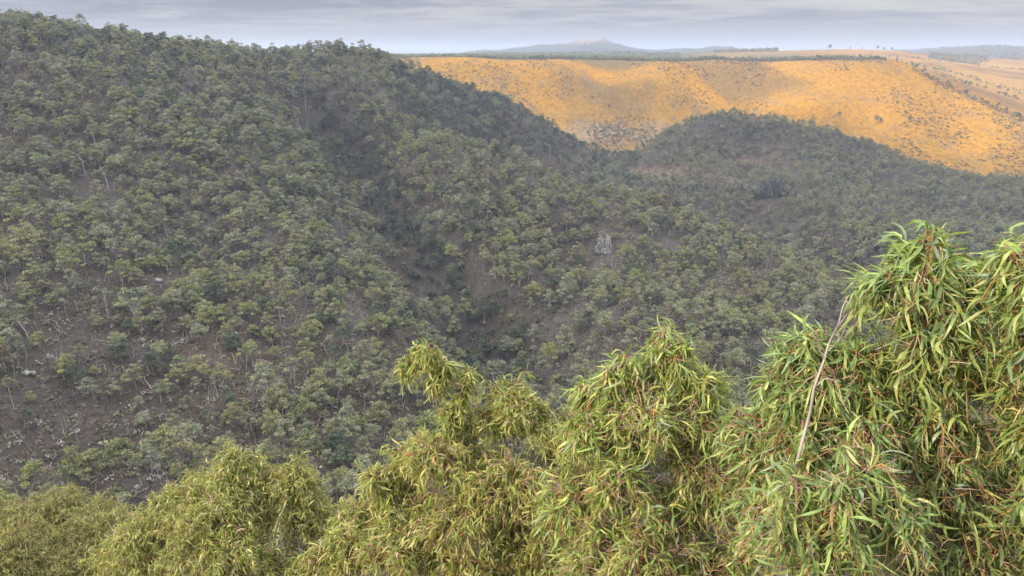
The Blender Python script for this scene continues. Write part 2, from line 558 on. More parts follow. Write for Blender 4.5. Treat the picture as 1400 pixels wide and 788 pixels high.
gm, N, L, B = new_mat('ground', 0.95, 0.1)
geo = N.new('ShaderNodeNewGeometry')
va = N.new('ShaderNodeAttribute'); va.attribute_name = 'col'
ga = N.new('ShaderNodeAttribute'); ga.attribute_name = 'gold'
pos = geo.outputs['Position']
f1 = nramp(N, L, nnoise(N, L, 0.9, 6, 0.7, pos), [(0.3, .55), (.55, 1.0), (.75, 1.5)])
f2 = nramp(N, L, nnoise(N, L, 0.22, 5, 0.65, pos, (1, .6, 1)), [(0.34, .60), (.5, .98), (.68, 1.28)])
fm = nmixc(N, L, ga.outputs['Fac'], f1, f2)
base = nmixc(N, L, 1.0, va.outputs['Color'], fm, 'MULTIPLY')
spk = nramp(N, L, nnoise(N, L, 2.4, 4, 0.7, pos), [(.62, 0.0), (.68, 1.0)])
stone = N.new('ShaderNodeMath'); stone.operation = 'MULTIPLY'
inv = N.new('ShaderNodeMath'); inv.operation = 'SUBTRACT'; inv.inputs[0].default_value = .75
L.new(ga.outputs['Fac'], inv.inputs[1]); L.new(spk, stone.inputs[0]); L.new(inv.outputs[0], stone.inputs[1]); stone.use_clamp = True
base = nmixc(N, L, stone.outputs[0], base, (.16, .145, .13))
L.new(base, B.inputs['Base Color'])
bmp = N.new('ShaderNodeBump'); bmp.inputs['Strength'].default_value = 0.7; bmp.inputs['Distance'].default_value = 0.8
L.new(nnoise(N, L, 0.6, 6, 0.7, pos), bmp.inputs['Height'])
L.new(bmp.outputs[0], B.inputs['Normal'])

_i, _j = np.meshgrid(np.arange(NR - 1), np.arange(NA), indexing='ij')
_jn = (_j + 1) % NA
quads = np.stack([_i * NA + _j, _i * NA + _jn, (_i + 1) * NA + _jn, (_i + 1) * NA + _j], -1).reshape(-1, 4)[:, ::-1]
gv = np.vstack([GP, [[0, 0, -1.55]]])
ground = mesh_np('ground', gv, quads, gm, np.vstack([gcol, gcol[:1]]), smooth=True)
_a = ground.data.attributes.new('gold', 'FLOAT', 'POINT')
_a.data.foreach_set('value', np.r_[isgold, 0].astype(np.float32))
tag(ground, kind='structure')

# ------------------------------------------------------------------ unseen cloud, added and outlined to shade the gorge
TE = tan(SUN_EL)
CLOUD_Z = 1300.0


def to_cloud(p):
    return np.array(p[:2]) + SUN_XY * (CLOUD_Z - p[2]) / TE


edge = [  # ground places on the rim of the shadow, clockwise
    (-180, 22, 0), (-90, 62, 0), (60, 195, 0), (260, 285, 0), (700, 420, -60), (950, 640, -120), (700, 745, -120),
    tuple(at(1400, 247, 745)), tuple(at(1330, 236, 760)), tuple(at(1230, 206, 800)), tuple(at(1130, 178, 830)), tuple(at(1060, 172, 830)), tuple(at(985, 160, 900)),
    tuple(at(930, 172, 905)), tuple(at(885, 178, 935)), tuple(at(840, 170, 985)), tuple(at(800, 166, 1000)), tuple(at(770, 160, 1020)), tuple(at(740, 130, 1075)),
    tuple(at(700, 122, 1090)), tuple(at(640, 100, 1135)), tuple(at(560, 92, 1150)), tuple(at(430, 80, 1190)), (-700, 1000, 0), (-1000, 500, 10), (-560, 10, 0), (-300, 8, 0)]
ring = np.array([to_cloud(p) for p in edge])
# finer outline with a little wander
den_pts = []
for i in range(len(ring)):
    a, b = ring[i], ring[(i + 1) % len(ring)]
    m = max(1, int(np.linalg.norm(b - a) / 25))
    for k in range(m):
        den_pts.append(a + (b - a) * k / m)
den_pts = np.array(den_pts)
wob = np.c_[fbm(den_pts[:, 0] / 70, den_pts[:, 1] / 70, 5, 3), fbm(den_pts[:, 0] / 70, den_pts[:, 1] / 70, 9, 3)] * 14
den_pts = den_pts + wob
ctr = den_pts.mean(0)
cv, cf = [], []
levels = [(1.0, 0.0), (0.97, 22), (0.88, 60), (0.70, 110), (0.45, 150), (0.2, 170), (0.02, 175)]
m = len(den_pts)
for side in (1, -1):
    for li, (s_, h_) in enumerate(levels):
        p = ctr + (den_pts - ctr) * s_
        bump = 45 * fbm(p[:, 0] / 160, p[:, 1] / 160, 3, 4) * (h_ > 0)
        cv.append(np.c_[p, np.full(m, CLOUD_Z) + (h_ + bump * min(1, h_ / 60)) * (1 if side > 0 else -.25)])
cv = np.concatenate(cv)
nl = len(levels)
for s_ in range(2):
    for li in range(nl - 1):
        o0 = (s_ * nl + li) * m
        for k in range(m):
            q = [o0 + k, o0 + (k + 1) % m, o0 + m + (k + 1) % m, o0 + m + k]
            cf.append(q if s_ == 0 else q[::-1])
cm, N, L, B = new_mat('added_cloud', 1.0, 0.0)
B.inputs['Base Color'].default_value = (.9, .9, .92, 1)
tp = N.new('ShaderNodeBsdfTransparent')           # partly transparent, to keep some soft sun on the shaded forest
mx = N.new('ShaderNodeMixShader'); mx.inputs[0].default_value = .5
L.new(B.outputs[0], mx.inputs[1]); L.new(tp.outputs[0], mx.inputs[2]); L.new(mx.outputs[0], N['Material Output'].inputs['Surface'])
added_cloud = mesh_np('added_cloud', cv, np.array(cf), cm, smooth=True)
tag(added_cloud, kind='structure')

# ------------------------------------------------------------------ the air
hm = bpy.data.materials.new('haze')
hm.use_nodes = True
hn, hl = hm.node_tree.nodes, hm.node_tree.links
hn.clear()
pv = hn.new('ShaderNodeVolumePrincipled')
pv.inputs['Color'].default_value = (.54, .64, .84, 1)
pv.inputs['Density'].default_value = 0.00019
pv.inputs['Anisotropy'].default_value = 0.2
ho = hn.new('ShaderNodeOutputMaterial')
hl.new(pv.outputs[0], ho.inputs['Volume'])
zb, zt = float(GZ.min()) - 1.0, float(max(GZ.max(), 60)) + 15
print('HAZE', zb, zt)
hx = 43000
hv = [(x, y, z) for z in (zb, zt) for (x, y) in ((-hx, -hx), (hx, -hx), (hx, hx), (-hx, hx))]
hf = [(3, 2, 1, 0), (4, 5, 6, 7), (0, 1, 5, 4), (1, 2, 6, 5), (2, 3, 7, 6), (3, 0, 4, 7)]
haze = mesh_np('haze', hv, hf, hm)
tag(haze, kind='stuff')

# ------------------------------------------------------------------ gum trees of the gorge
def leaf_mat(name, stops, rough=0.55, trans=0.2):
    """colour differs a little from tree to tree (object random) and from clump to clump"""
    m, N, L, B = new_mat(name, rough, 0.25)
    oi = N.new('ShaderNodeObjectInfo')
    tcn = N.new('ShaderNodeTexCoord')
    base = nramp(N, L, oi.outputs['Random'], stops)
    va = N.new('ShaderNodeAttribute'); va.attribute_name = 'col'
    base = nmixc(N, L, 1.0, base, va.outputs['Color'], 'MULTIPLY')
    L.new(base, B.inputs['Base Color'])
    if trans:
        tr = N.new('ShaderNodeBsdfTranslucent')
        L.new(base, tr.inputs['Color'])
        mx = N.new('ShaderNodeMixShader'); mx.inputs[0].default_value = trans
        L.new(B.outputs[0], mx.inputs[1]); L.new(tr.outputs[0], mx.inputs[2])
        L.new(mx.outputs[0], N['Material Output'].inputs['Surface'])
    return m


LEAF = {
    'grey green': leaf_mat('leaf_grey_green', [(0, (0.177, 0.196, 0.110)), (.5, (0.219, 0.236, 0.150)), (1, (0.201, 0.230, 0.114))]),
    'olive green': leaf_mat('leaf_olive', [(0, (0.163, 0.182, 0.077)), (.5, (0.201, 0.214, 0.097)), (1, (0.214, 0.209, 0.119))]),
    'yellowish green': leaf_mat('leaf_yellowish', [(0, (0.203, 0.230, 0.075)), (1, (0.225, 0.230, 0.097))]),
    'brownish': leaf_mat('leaf_brownish', [(0, (0.166, 0.149, 0.090)), (1, (0.198, 0.172, 0.110))]),
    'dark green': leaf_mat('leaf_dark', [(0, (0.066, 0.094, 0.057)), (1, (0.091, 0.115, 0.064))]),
}
BARK, N, L, B = new_mat('bark_pale', 0.85, 0.15)
oi = N.new('ShaderNodeObjectInfo'); tcn = N.new('ShaderNodeTexCoord')
bc = nramp(N, L, oi.outputs['Random'], [(0, (.13, .11, .10)), (.35, (.30, .27, .24)), (1, (.52, .49, .45))])
L.new(nmixc(N, L, nnoise(N, L, 3.0, 4, .6, tcn.outputs['Object'], (1, 1, .3)), bc, (.07, .055, .048)), B.inputs['Base Color'])
DEADW, N, L, B = new_mat('dead_wood', 0.85, 0.15)
tcn = N.new('ShaderNodeTexCoord')
L.new(nramp(N, L, nnoise(N, L, 2.5, 5, .65, tcn.outputs['Object'], (1, 1, .35)), [(.3, (.20, .18, .16)), (.6, (.46, .43, .40))]), B.inputs['Base Color'])
CHAR, N, L, B = new_mat('charred_wood', 0.9, 0.1)
tcn = N.new('ShaderNodeTexCoord')
L.new(nramp(N, L, nnoise(N, L, 4, 5, .65, tcn.outputs['Object']), [(.35, (.018, .016, .015)), (.7, (.06, .052, .046))]), B.inputs['Base Color'])


def leaf_quads(c, n, size, r, asp=1.7):
    """n small quads with centres c, roughly facing n"""
    k = len(c)
    nn = unit(n + r.normal(0, .75, (k, 3)))
    a = unit(np.cross(nn, r.normal(0, 1, (k, 3))))
    b = np.cross(nn, a)
    s = (size * r.uniform(.6, 1.35, k))[:, None]
    v = np.stack([c - a * s * asp / 2 - b * s * .12, c - a * s * .1 - b * s * .5, c + a * s * asp / 2 + b * s * .1, c + a * s * .05 + b * s * .5], 1).reshape(-1, 3)
    f = np.arange(4 * k).reshape(k, 4)
    return v, f


def make_gum(seed, h, w, leafsize=0.34, per=78, nclump=15, bare=0.0):
    """returns trunk Geo and crown Geo of one tree standing at its own origin"""
    r = np.random.default_rng(seed)
    tg, cg = Geo(), Geo()
    lean = r.normal(0, .06, 2)
    fork = h * r.uniform(.28, .42)
    rad = .10 + .012 * h
    stems = r.integers(1, 4)
    heads = []
    for s in range(stems):
        ph = r.uniform(0, 2 * pi)
        spread = .12 if stems == 1 else .42
        top = np.array([cos(ph) * spread * w * .5 + lean[0] * h, sin(ph) * spread * w * .5 + lean[1] * h, h * r.uniform(.62, .74)])
        t = np.linspace(0, 1, 6)[:, None]
        p = top * np.c_[t ** 1.5, t ** 1.5, t] + np.c_[r.normal(0, .09, (6, 2)) * t, np.zeros(6)]
        p[0] = [r.normal(0, .1), r.normal(0, .1), -.6]
        tg.tube(p, np.linspace(rad, rad * .45, 6), 6)
        heads.append(p)
    ncl = nclump
    for c in range(ncl):
        ph = c * 2.399 + r.uniform(-.4, .4)
        q = math.sqrt((c + .5) / ncl)
        rr = q * w * .44 * r.uniform(.6, 1.15)
        zz = h * (0.97 - .50 * q ** 1.8) + r.normal(0, .075 * h)
        if r.random() < .18:
            zz -= h * .16
        ctr = np.array([cos(ph) * rr + lean[0] * h, sin(ph) * rr + lean[1] * h, zz])
        cr = w * r.uniform(.080, .150)
        p0 = heads[c % stems][r.integers(3, 6)]
        mid = (p0 + ctr) / 2 + [0, 0, -.04 * h] + r.normal(0, .12, 3)
        tg.tube([p0, mid, ctr + [0, 0, -.25 * cr]], [rad * .42, rad * .28, rad * .12], 4)
        if r.random() < bare:
            for _ in range(3):
                e = ctr + r.normal(0, cr * .8, 3) + [0, 0, cr * .5]
                tg.tube([mid, (mid + e) / 2 + r.normal(0, .1, 3), e], [rad * .22, rad * .15, rad * .06], 3)
            continue
        m = int(per * (cr / (w * .115)) ** 2 * r.uniform(.75, 1.2))
        d = unit(r.normal(0, 1, (m, 3)))
        d[:, 2] = np.where(d[:, 2] < -.25, -d[:, 2] * .6, d[:, 2])
        rad_ = r.uniform(.45, 1.12, m)[:, None] ** .6
        pts = ctr + d * rad_ * cr * np.array([1.08, 1.08, .85])
        shade = np.repeat((r.uniform(.82, 1.18) * r.uniform(.8, 1.2, m)), 4)[:, None]
        hue = np.array([r.uniform(.90, 1.12), 1.0, r.uniform(.80, 1.15)]) * r.uniform(.72, 1.28)
        v, f = leaf_quads(pts, d + [0, 0, .5], leafsize, r)
        cg.add(v, f, shade * hue)
    return tg, cg


KINDS = [
    ('brownish', 6.6, 6.2, .30, .25), ('brownish', 4.6, 4.8, .28, .3),
    ('grey green', 9.4, 5.6, .32, .15), ('dark green', 3.6, 4.6, .30, .0), ('olive green', 4.0, 4.4, .30, .0), ('grey green', 5.0, 4.6, .32, .35),  # look, height, crown width, leaf cluster size, share of bare limbs, weight
    ('grey green', 7.4, 7.2, .34, .05), ('grey green', 8.6, 7.6, .34, .10), ('grey green', 6.2, 6.0, .30, .12), ('grey green', 7.0, 8.2, .34, .06),
    ('olive green', 6.6, 7.4, .33, .05), ('olive green', 7.8, 6.6, .33, .08), ('olive green', 5.4, 6.4, .30, .0),
    ('yellowish green', 6.4, 6.6, .33, .05), ('dark green', 7.2, 7.0, .34, .0), ('dark green', 6.0, 5.8, .32, .05)]
GUM = []
for i, (look, h, w, ls, bare) in enumerate(KINDS):
    tg, cg = make_gum(100 + i, h, w, ls * .80, 56, 24, bare)
    tr = tg.build('trunk', BARK, smooth=True, link=False)
    cr = cg.build('crown', LEAF[look], link=False)
    GUM.append((look, h, w, tr.data, cr.data))
BYLOOK = {k: [i for i, g in enumerate(GUM) if g[0] == k] for k in LEAF}

# where they stand: scattered over the slopes, thinner on the stony lower slope and on bare patches
step = 4.4
ax, ay = np.meshgrid(np.arange(-620, 720, step), np.arange(112, 800, step))
ax = (ax + rng.uniform(-.48, .48, ax.shape) * step).ravel(); ay = (ay + rng.uniform(-.48, .48, ay.shape) * step).ravel()
k = np.abs(ax / ay) < .84
ax, ay = ax[k], ay[k]
az_ = Hgt(ax, ay)
tpx, tpy = project(ax, ay, az_ + 3)
dens = .95 + .9 * fbm(ax / 38, ay / 38, 201, 3)
sparse = np.exp(-((tpx - 170) / 260) ** 2) * sstep(330, 520, tpy)
dens -= .10 * sparse
for (qx, qy, sx, sy, wgt) in ((90, 450, 75, 25, .5), (230, 470, 90, 30, .25), (120, 590, 150, 30, .3), (545, 400, 60, 40, .12), (770, 440, 40, 60, .45), (960, 400, 45, 20, .5), (690, 260, 60, 25, .2),
                              (905, 236, 70, 9, 1.1), (1000, 222, 60, 12, .5), (850, 203, 30, 6, .8), (1010, 245, 30, 6, .6), (720, 420, 25, 50, .25), (560, 300, 25, 60, -.2), (640, 400, 40, 40, -.3), (440, 170, 130, 70, -.3), (200, 180, 200, 90, -.25)):
    dens -= wgt * np.exp(-((tpx - qx) / sx) ** 2 - ((tpy - qy) / sy) ** 2)
gully = np.minimum(np.hypot(ax - 0, 0) * 0 + 1, 1)
k = (rng.random(len(ax)) < dens) & seen(ax, ay, az_ + 9, 6.0) & (tpy < 760) & (ay < 735)
# the golden slope keeps its grass
k &= ~((ay > 728) & (tpx > 870))
ax, ay, az_, tpx, tpy = ax[k], ay[k], az_[k], tpx[k], tpy[k]
# grey trees straying up the foot of the golden slope
ex, ey = np.meshgrid(np.arange(30, 330, 6.0), np.arange(830, 1010, 6.0))
ex = (ex + rng.uniform(-3, 3, ex.shape)).ravel(); ey = (ey + rng.uniform(-3, 3, ey.shape)).ravel()
ez = Hgt(ex, ey); eqx, eqy = project(ex, ey, ez)
ke = (rng.random(len(ex)) < .75 * np.exp(-((eqx - 862) / 48) ** 2 - ((eqy - 187) / 13) ** 2) + .12 * np.exp(-((eqx - 850) / 60) ** 2 - ((eqy - 165) / 14) ** 2)) & seen(ex, ey, ez + 6, 2)
ax, ay, az_, tpx, tpy = (np.r_[p_, q_] for p_, q_ in zip((ax, ay, az_, tpx, tpy), (ex[ke], ey[ke], ez[ke], eqx[ke], eqy[ke])))
# kind by place: grey-green everywhere, yellower on the left slope, dark trees in the gullies, deepening the relief by colour
nt = len(ax)
pg = fbm(ax / 60, ay / 60, 211, 2)
u = rng.random(nt) + .35 * pg + .14 * sstep(330, 480, tpy) * (tpx < 760)
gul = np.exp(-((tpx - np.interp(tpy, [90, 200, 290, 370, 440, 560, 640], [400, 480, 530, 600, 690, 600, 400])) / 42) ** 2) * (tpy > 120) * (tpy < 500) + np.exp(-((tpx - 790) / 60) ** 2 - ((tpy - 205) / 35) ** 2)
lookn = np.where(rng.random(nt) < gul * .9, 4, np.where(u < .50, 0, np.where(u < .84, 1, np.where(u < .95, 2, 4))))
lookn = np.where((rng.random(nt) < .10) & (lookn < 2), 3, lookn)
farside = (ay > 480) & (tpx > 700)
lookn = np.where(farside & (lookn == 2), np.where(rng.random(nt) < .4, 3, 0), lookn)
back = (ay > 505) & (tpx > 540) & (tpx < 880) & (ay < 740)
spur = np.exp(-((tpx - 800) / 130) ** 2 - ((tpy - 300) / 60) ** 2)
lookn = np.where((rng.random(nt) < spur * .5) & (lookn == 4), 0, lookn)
lookn = np.where(back, np.where(rng.random(nt) < .6, 4, 0), lookn)  # back ridge gums darkened by colour, in place of shading behind the spur
lk = list(LEAF)
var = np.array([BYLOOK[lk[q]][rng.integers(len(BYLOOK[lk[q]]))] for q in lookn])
scl = np.where(rng.random(nt) < .5, rng.uniform(.38, .75, nt), rng.uniform(.7, 1.25, nt) ** 1.15) * np.where(farside, .82, 1.0) * np.where(ay > 820, .7, 1.0)
rot = rng.uniform(0, 2 * pi, nt)
print('TREES', nt)

# things for the labels to point at, with the photo pixel each stands on
LANDMARKS = []


def landmark(px, py, name):
    LANDMARKS.append((px, py, name))


class Dead:
    """shapes for dead trees and logs; u is image-right, v is up, in metres"""
    @staticmethod
    def limbs(paths, r0, seed, k=6):
        g = Geo(); r = np.random.default_rng(seed)
        for p in paths:
            rad, pts = p[0], np.array(p[1], float)
            n = len(pts)
            fine = np.linspace(0, n - 1, 3 * n - 2)
            q = np.stack([np.interp(fine, np.arange(n), pts[:, i]) for i in range(3)], 1)
            q[1:-1] += r.normal(0, .07, (len(q) - 2, 3))
            g.tube(q, np.linspace(rad, rad * .3, len(q)) * r0 * .78, k)
        return g


def dead_tree(px, py, label, short, paths, scale=1.0, mat=None, name='dead_tree', cat='dead tree', group=None, seed=1, rotz=0.0):
    p = hit(px, py)
    g = Dead.limbs(paths, 1.0, seed)
    o = g.build(name, mat or DEADW, smooth=True)
    o.location = p
    o.scale = (scale,) * 3
    o.rotation_euler = (0, 0, rotz)
    tag(o, label, cat, group)
    landmark(px, py, short)
    return o


Gd = 'dead standing trees and snags on the slopes'
Lg = 'fallen logs on the slopes'
A_ = dead_tree
A_(34, 462, 'pale dead trunk bowed over like a hook at the far left', 'hooked dead trunk', [(.20, [(.9, 0, -.5), (.7, 0, 1.6), (-.2, 0, 3.6), (-.9, 0, 5.0), (-.5, 0, 6.2), (.5, 0, 6.6)])], 1, group=Gd, seed=1)
A_(116, 362, 'pair of upright pale dead stems high on the left slope', 'paired dead stems', [(.16, [(0, 0, -.5), (.1, 0, 3), (-.2, 0, 6.4)]), (.13, [(.1, 0, 0), (.5, .2, 3), (.75, .2, 6.9), (1.2, .2, 7.6)])], 1, group=Gd, seed=2)
A_(148, 435, 'tall thin dead trunk with one forked arm near its top', 'tall forked dead trunk', [(.15, [(0, 0, -.5), (.05, 0, 4), (-.05, 0, 7.0), (-.9, 0, 8.8)]), (.09, [(0, 0, 6.0), (.5, 0, 7.4), (.6, 0, 8.2)]), (.08, [(0, 0, 1), (1.0, 0, -.6)])], 1, group=Gd, seed=3)
A_(106, 424, 'short dead tree with two pale arms spread wide', 'two armed dead tree', [(.16, [(0, 0, -.4), (-.1, 0, 1.6), (-.5, 0, 3.0)]), (.11, [(-.1, 0, 1.6), (.8, 0, 2.4), (1.1, 0, 3.2)]), (.08, [(-.4, 0, 2.6), (.4, 0, 3.3)])], 1, group=Gd, seed=4)
A_(147, 386, 'two leaning dead poles that meet like a tent', 'tent of dead poles', [(.14, [(-.9, 0, -.4), (-.1, 0, 2.6), (.2, 0, 3.3)]), (.11, [(.9, 0, -.4), (.3, 0, 2.6)])], 1, group=Gd, seed=5)
A_(80, 455, 'curved grey snag with a pale broken branch at its foot', 'curved grey snag', [(.17, [(.2, 0, -.4), (.3, 0, 1.6), (-.2, 0, 3.2), (-.9, 0, 3.9)]), (.09, [(.2, 0, .6), (-.6, .2, 1.1), (-.9, .3, 2.1)])], 1, group=Gd, seed=6)
A_(204, 532, 'bright white dead trunk leaning left above the fallen sticks', 'bright white leaning trunk', [(.22, [(.9, 0, -.4), (.1, 0, 1.1), (-.5, 0, 2.2), (-.8, 0, 3.9)]), (.12, [(.1, 0, 1.1), (1.2, 0, .9)])], 1, group=Gd, seed=7)
A_(323, 498, 'dead tree split into a wide letter V low on the slope', 'V shaped dead tree', [(.15, [(0, 0, -.4), (-.5, 0, 1.8), (-1.0, 0, 3.4)]), (.13, [(0, 0, 0), (.3, 0, 2), (.8, 0, 3.7)])], 1, group=Gd, seed=8)
A_(281, 590, 'burnt black snag just above the left sapling', 'burnt black snag', [(.2, [(0, 0, -.4), (.05, 0, 1.6), (-.1, 0, 3.6)]), (.1, [(0, 0, .9), (-1.1, 0, 1.5)]), (.08, [(0, 0, .8), (.9, 0, .6)])], 1, CHAR, name='burnt_snag', cat='snag', group=Gd, seed=9)
A_(146, 562, 'leaning charred stump on the bare lower left slope', 'charred stump', [(.22, [(-.3, 0, -.4), (0, 0, 1.0), (.35, 0, 2.4)]), (.1, [(0, 0, 1.0), (-.5, 0, 1.9)])], 1, CHAR, name='burnt_snag', cat='snag', group=Gd, seed=10)
A_(411, 402, 'white dead tree with many spread branches in the middle of the slope', 'many branched white tree', [(.17, [(.3, 0, -.5), (.1, 0, 2.6), (-.2, 0, 5.4)]), (.11, [(0, 0, 3.6), (-1.0, 0, 5.0), (-2.0, 0, 5.6)]), (.10, [(0, 0, 4.2), (.8, 0, 5.6), (1.1, 0, 6.8)]), (.09, [(-.2, 0, 5.4), (-.5, 0, 6.8)]), (.07, [(-1.0, 0, 5.0), (-1.2, 0, 6.2)]), (.07, [(.8, 0, 5.6), (1.7, 0, 6.0)])], 1, group=Gd, seed=11)
wp = [(.14, [(.2, 0, -.5), (0, 0, 2.5), (-.2, 0, 5.0)])]
for q in range(15):
    a = q / 14 * 2 - 1
    wp.append((.07, [(-.2 + a * .3, 0, 4.6), (a * 1.6, .3 * sin(q * 2.1), 5.4 - .7 * abs(a)), (a * 2.1, .5 * sin(q * 3.3), 3.7 - .5 * abs(a) + .9 * sin(q * 1.7))]))
A_(383, 440, 'bleached dead tree with a drooping mop of bare twigs', 'bleached mop of twigs', wp, 1, group=Gd, seed=12)
A_(467, 318, 'thin dead trunk curving left above the gully', 'thin curving dead trunk', [(.14, [(.2, 0, -.5), (.3, 0, 2.8), (-.4, 0, 5.6), (-1.6, 0, 7.6)])], 1, group=Gd, seed=13)
A_(575, 402, 'spiky pale snag with short side prongs beside the dark gully', 'spiky pale snag', [(.13, [(0, 0, -.4), (0, 0, 2.2), (.1, 0, 4.4)]), (.08, [(0, 0, 2.2), (-.8, 0, 3.2)]), (.08, [(0, 0, 2.4), (.9, 0, 3.4)])], 1, group=Gd, seed=14)
A_(661, 374, 'single slim dead stem on the far bank of the gully', 'slim dead stem', [(.13, [(.2, 0, -.4), (-.1, 0, 2.6), (-.3, 0, 5.4)])], 1, group=Gd, seed=15)
A_(645, 356, 'grey dead tree with a crooked top below the middle spur', 'crooked topped dead tree', [(.15, [(0, 0, -.4), (.1, 0, 2.2), (.7, 0, 3.8)]), (.09, [(.1, 0, 2.2), (-.8, 0, 3.4), (-.6, 0, 4.1)])], 1, group=Gd, seed=16)
A_(552, 470, 'twisted bare grey tree directly above the sapling sprig', 'twisted bare tree', [(.12, [(.2, 0, -.4), (.1, 0, 1.6), (-.6, 0, 3.0)]), (.09, [(.1, 0, 1.6), (.9, 0, 2.5), (1.4, 0, 2.3)]), (.07, [(-.2, 0, 2.2), (.2, 0, 3.2)])], 1, group=Gd, seed=17)
A_(483, 410, 'low dead bush of two pale forks in the brown clearing', 'low pale forks', [(.12, [(0, 0, -.4), (.3, 0, 1.4), (.5, 0, 2.8)]), (.09, [(.1, 0, .6), (-1.0, 0, 1.4), (-1.3, 0, 2.2)])], 1, group=Gd, seed=18)
A_(988, 358, 'pale dead tree with a raised arm on the right of the spur', 'raised arm dead tree', [(.16, [(.1, 0, -.5), (0, 0, 2.6), (-.4, 0, 5.0)]), (.10, [(0, 0, 2.2), (1.5, 0, 3.2)])], 1, group=Gd, seed=19)
A_(1055, 350, 'white dead trunk leaning right near the creek bend', 'white right leaning trunk', [(.2, [(-.6, 0, -.5), (0, 0, 2.2), (.9, 0, 5.0)]), (.1, [(0, 0, 2.2), (-.4, 0, 3.8)])], 1, group=Gd, seed=20)
A_(914, 326, 'straight pale stump standing behind the white rock spires', 'straight pale stump', [(.2, [(0, 0, -.5), (0, 0, 2.4), (.05, 0, 4.2)])], 1, group=Gd, seed=21)
A_(1044, 466, 'slender grey dead tree right of the centre sapling top', 'slender grey dead tree', [(.11, [(-.3, 0, -.4), (.1, 0, 2.0), (.7, 0, 3.8)]), (.07, [(.1, 0, 2.0), (-.2, 0, 3.2)])], 1, group=Gd, seed=22)
A_(418, 150, 'dead snag poking from the dense canopy of the upper slope', 'upper slope snag', [(.25, [(0, 0, -.5), (.1, 0, 5), (0, 0, 10.5)]), (.12, [(0, 0, 7), (1.6, 0, 9)])], 1, group=Gd, seed=23)
A_(146, 258, 'forked pale snag on the upper part of the left hill', 'forked upper snag', [(.22, [(.6, 0, -.5), (.2, 0, 5), (-1.5, 0, 8.5)]), (.14, [(.2, 0, 5), (1.0, 0, 7.0), (2.2, 0, 7.8)])], 1, group=Gd, seed=24)
A_(113, 240, 'long arched dead limb over the canopy of the left hill', 'arched dead limb', [(.2, [(1.2, 0, -.5), (1.0, 0, 5), (-.6, 0, 8), (-2.6, 0, 9.5)])], 1, group=Gd, seed=25)
A_(752, 215, 'grey dead tree on the notch at the back of the middle spur', 'notch dead tree', [(.28, [(0, 0, -.5), (-.2, 0, 6), (-1, 0, 10)]), (.16, [(-.2, 0, 5), (1.5, 0, 8), (1.6, 0, 11)])], 1, group=Gd, seed=26)
A_(10, 398, 'broken grey pole at the left edge above the hooked trunk', 'broken grey pole', [(.15, [(0, 0, -.4), (.3, 0, 1.8), (.3, 0, 4.2)]), (.1, [(.2, 0, 1.5), (-1.0, 0, 2.6)])], 1, group=Gd, seed=27)


def log(px, py, label, short, path, seed, mat=None):
    A_(px, py, label, short, path, 1, mat, 'fallen_log', 'log', Lg, seed)


log(243, 473, 'long fallen log slanting up to the right on the left slope', 'long slanting log', [(.2, [(-2.6, -1.2, -.3), (0, 0, .8), (2.6, 1.5, 2.2)]), (.09, [(-.5, 0, .6), (-1.3, .2, 1.6)])], 31)
log(111, 540, 'fallen branch curled into a pale loop on bare ground', 'curled fallen branch', [(.13, [(-1.4, .6, 1.7), (-.3, .2, 1.3), (.7, -.2, .4), (.9, -.4, -.4)]), (.07, [(-.3, 0, 1.3), (.5, .3, 1.9)])], 32)
log(105, 585, 'thin fallen pole pointing downhill at lower left', 'thin fallen pole', [(.12, [(-2.0, -1.5, -.6), (0, 0, .6), (1.6, 1.3, 2.0)])], 33)
log(20, 600, 'tangle of grey fallen limbs at the lower left edge', 'tangle of fallen limbs', [(.13, [(-1.4, -.6, .1), (0, 0, .7), (1.6, .6, 1.6)]), (.1, [(-.6, .3, 0), (.2, 0, 1.4), (.4, 0, 2.2)]), (.08, [(.6, 0, 0), (-.5, .4, 1.5)])], 34)
log(828, 464, 'short pale log lying in the brown scrub above the centre sapling', 'short pale log', [(.17, [(-1.0, .5, 1.0), (0, 0, .5), (1.0, -.5, .1)])], 35)
log(176, 640, 'grey log lying at the very foot of the slope', 'grey foot log', [(.15, [(-1.2, .2, 1.5), (0, 0, .5), (.8, -.2, -.3)]), (.08, [(0, 0, .5), (.9, .2, 1.0)])], 36)
log(480, 460, 'level fallen log half hidden in scrub on the slope', 'level fallen log', [(.16, [(-1.8, 0, .5), (0, 0, .45), (1.8, .2, .5)]), (.08, [(.3, 0, .5), (.6, .2, 1.5)])], 37)
log(55, 500, 'grey fallen limb beside the pale boulders at lower left', 'grey boulder side limb', [(.13, [(-1.2, .2, 1.4), (0, 0, .5), (1.2, -.2, .3)])], 38)

# rocks
ROCK, N, L, B = new_mat('pale_rock', 0.9, 0.15)
tcn = N.new('ShaderNodeTexCoord')
rk = nramp(N, L, nnoise(N, L, .9, 6, .7, tcn.outputs['Object'], (1.6, 1.6, .5)), [(.34, (.07, .07, .07)), (.5, (.24, .24, .225)), (.68, (.44, .43, .40))])
L.new(rk, B.inputs['Base Color'])
bmp = N.new('ShaderNodeBump'); bmp.inputs['Strength'].default_value = .9; bmp.inputs['Distance'].default_value = .4
L.new(nnoise(N, L, 1.6, 6, .7, tcn.outputs['Object'], (1.5, 1.5, .5)), bmp.inputs['Height'])
L.new(bmp.outputs[0], B.inputs['Normal'])


DROCK, N, L, B = new_mat('dark_rock', 0.95, 0.1)
tcn = N.new('ShaderNodeTexCoord')
L.new(nramp(N, L, nnoise(N, L, .5, 6, .7, tcn.outputs['Object'], (1.6, 1.6, .35)), [(.35, (.030, .032, .034)), (.65, (.10, .10, .098))]), B.inputs['Base Color'])


